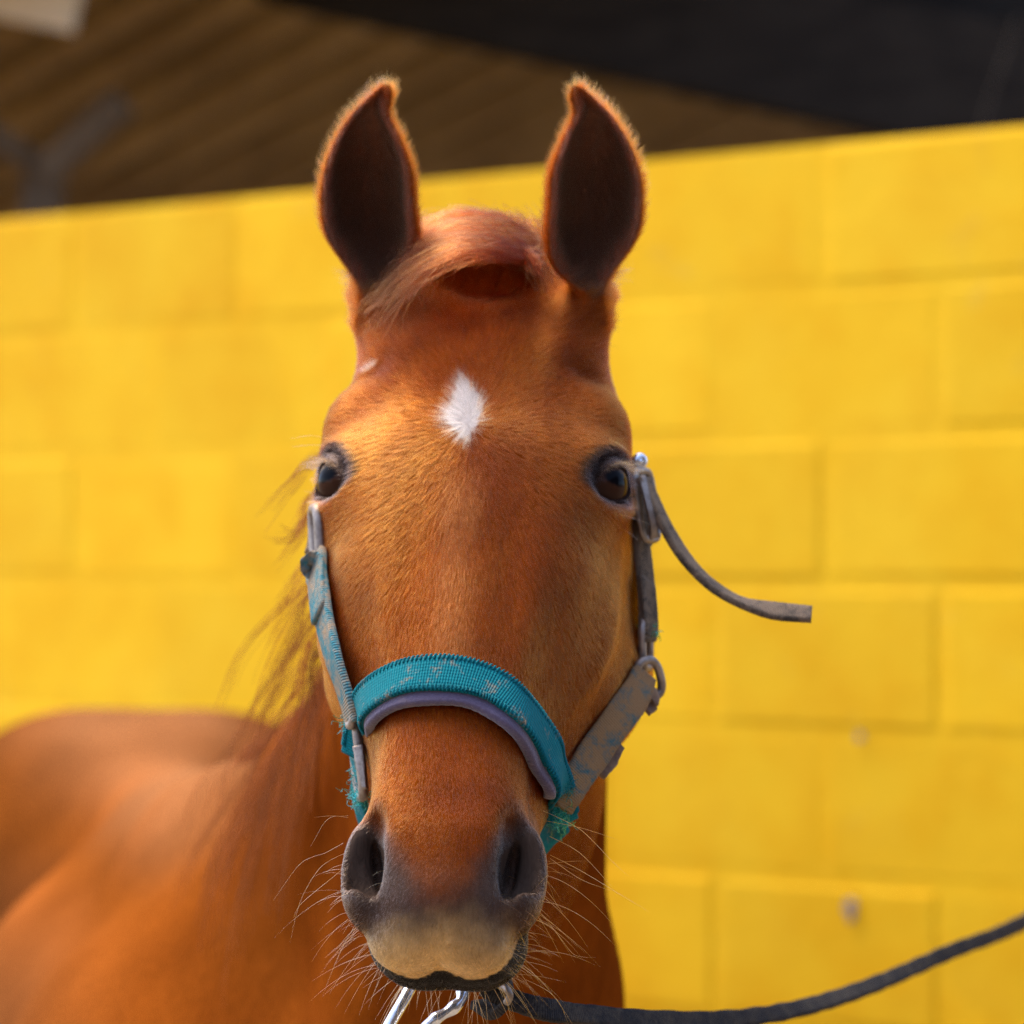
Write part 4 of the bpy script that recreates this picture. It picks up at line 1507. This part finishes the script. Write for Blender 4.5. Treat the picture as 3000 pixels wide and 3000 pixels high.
# ---- picture left: cheek strap, loop, fittings
cheekL = strap('cheek_strap', [at(1036, 2120, 2.352), at(1010, 2030, 2.356), at(977, 1925, 2.368), at(949, 1810, 2.390), at(931, 1700, 2.416), at(925, 1640, 2.434)],
               unit(np.array([-.32, .92, .10])), .024, .0052, m_teal_dirty, halter, 60)
strap('strap_fold', [at(903, 1682, 2.434), at(910, 1655, 2.430), at(924, 1660, 2.424), at(927, 1720, 2.408), at(934, 1800, 2.390)], unit(np.array([-.32, .92, .10])), .022, .0032, m_teal_dirty, cheekL, 24)
ring('buckle', at(929, 1570, 2.450), np.array([-.06, .10, 1.0]), np.array([-.25, 1, 0]), .0185, .010, .0042, m_metal, cheekL)
strap('upper_strap', [at(928, 1600, 2.462), at(950, 1500, 2.490), at(1030, 1330, 2.560), at(1110, 1130, 2.620), at(1150, 965, 2.655)], unit(np.array([-.3, .9, .25])), .022, .0045, m_brown, halter, 40)
ring('side_ring', at(1044, 2195, 2.371), np.array([.12, -.10, -1.0]), np.array([-.15, 1, -.1]), .0315, .016, .0034, m_metal, halter, 5.0)
# a flat worn bar of the square ring that faces the camera
strap('ring_bar', [at(1050, 2185, 2.352), at(1058, 2240, 2.348), at(1070, 2312, 2.344)], unit(np.array([.9, -.3, .1])), [.0068, .0062, .0036], .0042, m_metal, halter, 20)
ring('rivet_ring', at(1033, 2090, 2.356), np.array([.2, 0, 1.0]), np.array([-.2, 1, 0]), .008, .008, .0030, m_metal, halter, 3.0)
strap('throat_strap', [at(1046, 2225, 2.376), at(1051, 2290, 2.384), at(1056, 2350, 2.398), at(1110, 2480, 2.45), at(1300, 2600, 2.49), at(1480, 2560, 2.47), at(1620, 2430, 2.40), at(1645, 2390, 2.378)], unit(np.array([-.30, .92, .1])), .020, .0045, m_teal, halter, 70)
# frayed threads
def fray(center, n, L, spread, mat_col, name):
    c = np.asarray(center)
    r0 = c + rng.normal(size=(n, 3)) * spread
    d = unit(rng.normal(size=(n, 3)) + np.array([0, -.4, -.5]))
    t = np.linspace(0, 1, 6)
    pts = r0[:, None, :] + d[:, None, :] * (L * rng.uniform(.4, 1.2, n))[:, None, None] * t[None, :, None]
    pts = pts + .0012 * np.sin(t[None, :, None] * rng.uniform(4, 9, (n, 1, 1)) + rng.uniform(0, 6, (n, 1, 3)))
    return pts
fp = np.vstack([fray(at(1050, 2330, 2.372), 60, .009, .0028, None, ''), fray(at(1050, 2260, 2.372), 30, .005, .003, None, ''), fray(at(1652, 2305, 2.350), 70, .008, .0030, None, ''),
                fray(at(1640, 2395, 2.352), 60, .008, .003, None, ''), fray(at(1020, 2110, 2.37), 30, .006, .003, None, ''), fray(at(914, 1665, 2.455), 24, .006, .002, None, ''),
                fray(at(1905, 1845, 2.46), 26, .007, .0028, None, '')])
fc = np.array([.004, .10, .13]) * rng.normal(1, .25, (len(fp), 1)).clip(.3, 1.6)
hc = bpy.data.hair_curves.new('frayed_threads'); hc.add_curves([6] * len(fp))
hc.attributes['position'].data.foreach_set('vector', (fp - HAL0).astype(np.float32).ravel())
ar = hc.attributes.get('radius') or hc.attributes.new('radius', 'FLOAT', 'POINT')
ar.data.foreach_set('value', np.full(len(fp) * 6, .00022, np.float32))
ac_ = hc.attributes.new('pigment', 'FLOAT_COLOR', 'CURVE'); c4 = np.ones((len(fp), 4), np.float32); c4[:, :3] = np.clip(fc, 0, .9); ac_.data.foreach_set('color', c4.ravel())
hc.materials.append(m_whisk)
tag(link(bpy.data.objects.new('frayed_threads', hc), halter), kind='stuff')

# ---- picture right: broad muddy strap, rings, tag, cheek strap with a loose end
muddy = strap('chin_strap', [at(1648, 2372, 2.352), at(1668, 2322, 2.356), at(1735, 2215, 2.376), at(1808, 2110, 2.396), at(1862, 2035, 2.416), at(1888, 1975, 2.434)],
      [unit(CR * .55 * 1.0 - CU * .5 + CF * .5)] + [unit(CR * .78 - CU * .52 + CF * .30)] * 4 + [unit(CR * .8 - CU * .3 + CF * .5)], [.0145, .0195, .0225, .0230, .0225, .018], .0052, m_mud, halter, 60)
muddy['label'] = 'strap caked in brown mud'
strap('leather_tag', [at(1742, 2262, 2.394), at(1770, 2212, 2.402), at(1806, 2172, 2.410)], unit(CR * .78 + CU * -.60 + CF * .1), [.016, .0225, .015], .0030, m_leather, halter, 12)
ring('roller_buckle', at(1903, 1988, 2.446), np.array([.25, .35, -1.0]), np.array([.8, .6, .2]), .0135, .0095, .0030, m_metal, muddy, 2.6)
strap('keeper', [at(1876, 2048, 2.424), at(1896, 2032, 2.430), at(1912, 2040, 2.436), at(1908, 2062, 2.434), at(1888, 2078, 2.430)], unit(CU * .55 + CR * .35 + CF * .5), .0115, .0032, m_leather, muddy, 20)
ring('square_link', at(1892, 1890, 2.462), np.array([.02, .08, -1.0]), np.array([.25, 1, 0]), .0160, .0115, .0030, m_metal, halter, 4.0)
cheekR = strap('cheek_strap', [at(1896, 1862, 2.466), at(1897, 1790, 2.474), at(1890, 1690, 2.486), at(1881, 1600, 2.494), at(1874, 1520, 2.502)], unit(np.array([.40, .9, .05])), .0225, .0045, m_brown, halter, 40)
strap('strap_fold', [at(1902, 1880, 2.458), at(1907, 1850, 2.458), at(1905, 1790, 2.464), at(1896, 1700, 2.476)], unit(np.array([.40, .9, .05])), .020, .003, m_brown, cheekR, 20)
# crown buckle: frame, tongue and plate
ring('crown_buckle', at(1893, 1480, 2.488), np.array([.13, 0, -1.0]), np.array([.50, .85, 0]), .0240, .0125, .0026, m_metal, cheekR, 4.5)
strap('buckle_tongue', [at(1880, 1395, 2.476), at(1897, 1470, 2.470), at(1914, 1540, 2.470), at(1917, 1575, 2.474)], unit(np.array([.9, .3, .1])), [.004, .0045, .005, .0066], .0034, m_metal, cheekR, 24)
ring('rivet_ring', at(1874, 1352, 2.490), np.array([0, 0, 1.0]), np.array([1.0, .4, 0]), .0026, .0026, .0034, m_chrome, cheekR, 2.0)
strap('buckle_backing', [at(1868, 1390, 2.500), at(1884, 1470, 2.496), at(1890, 1540, 2.498), at(1882, 1600, 2.500)], unit(np.array([.45, .88, 0])), [.020, .024, .024, .022], .0055, m_brown, cheekR, 24)
loose = strap('loose_strap_end', [at(1884, 1400, 2.482), at(1915, 1468, 2.478), at(1958, 1556, 2.474), at(2012, 1640, 2.470), at(2082, 1712, 2.466), at(2165, 1762, 2.462), at(2260, 1788, 2.460), at(2378, 1800, 2.458)],
      [unit(np.array([.35, .93, .12]))] * 4 + [unit(np.array([.2, .95, .20]))] * 2 + [unit(np.array([.05, .85, .52]))] * 2, .0175, .0044, m_brown, cheekR, 70)
strap('upper_strap', [at(1872, 1545, 2.506), at(1838, 1400, 2.535), at(1740, 1230, 2.600), at(1690, 1030, 2.640), at(1650, 920, 2.665)], unit(np.array([.35, .9, .2])), .022, .0045, m_brown, halter, 40)
strap('crown_strap', [at(1652, 925, 2.664), at(1600, 860, 2.680), at(1500, 790, 2.690), at(1400, 785, 2.694), at(1280, 800, 2.690), at(1200, 890, 2.672), at(1148, 970, 2.656)], unit(np.array([0, .8, .55])), .024, .0045, m_brown, halter, 50)

# ================================================================== lead under the chin
LEAD0 = at(1500, 2940, 2.33)
lead = empty('lead_strap', LEAD0)
tag(lead, 'dark webbing lead strap running from under the chin to the right', 'lead')
m_lead = webbing('black_lead_webbing', (.010, .010, .012), (.028, .028, .032), (.055, .045, .036), .06)
# from the chin it sags out of the picture and up to a ring in the wall
xw, _zw = wall_point(3700, 2200)
wp = np.array([0, WZ0, 0]) + WD * xw + np.array([0, 0, _zw]) + WN * .045
lp = [at(1420, 2890, 2.34), at(1490, 2925, 2.335), at(1600, 2958, 2.34), at(1760, 2978, 2.38), at(1960, 2990, 2.45), at(2160, 2984, 2.54), at(2360, 2950, 2.64), at(2560, 2885, 2.76), at(2780, 2790, 2.90), at(3020, 2690, 3.08), at(3350, 2480, 3.6), wp]
lz = [unit(np.array([0, .35, 1.0]))] * 3 + [unit(np.array([0, .55, .8]))] * 3 + [unit(np.array([0, .85, .55]))] * 2 + [unit(np.array([0, .6, .8]))] * 4
lo_ = strap('webbing', lp, lz, [.013, .014, .0145, .0135, .013, .013, .0125, .0125, .0125, .0125, .0125, .0125], .0062, m_lead, lead, 150, LEAD0)
strap('loop', [at(1408, 2870, 2.345), at(1440, 2860, 2.335), at(1478, 2880, 2.328), at(1486, 2930, 2.328), at(1450, 2962, 2.334), at(1405, 2940, 2.345)], unit(np.array([.15, .95, .2])), .016, .006, m_lead, lead, 40, LEAD0)
v, f = tube_vf(catmull([at(1470, 2890, 2.318), at(1486, 2900, 2.312), at(1494, 2918, 2.312), at(1484, 2938, 2.316)], 14), .0024, 8)
mesh_obj('end_clip', v, f, m_metal, lead, True, LEAD0)
# bright metal hook hanging below the lip
hook = catmull([at(1325, 2830, 2.345), at(1352, 2885, 2.330), at(1352, 2925, 2.322), at(1322, 2958, 2.318), at(1270, 2990, 2.314), at(1200, 3060, 2.312), at(1140, 3120, 2.312), at(1110, 3085, 2.312), at(1132, 3020, 2.316), at(1180, 2935, 2.322), at(1222, 2860, 2.335), at(1255, 2825, 2.348), at(1325, 2830, 2.345)], 90)[:-1]
rad = .0040 + .0006 * np.sin(np.linspace(0, 60, len(hook))) * (np.arange(len(hook)) < 30)
v, f = tube_vf(hook, rad, 12, 1.0, None, True)
mesh_obj('snap_hook', v, f, m_chrome, lead, True, LEAD0)
ring('wall_ring', wp - WN * .02, WD, np.array([0, 0, 1.0]), .03, .03, .005, m_metal, lead, 2.0, LEAD0)
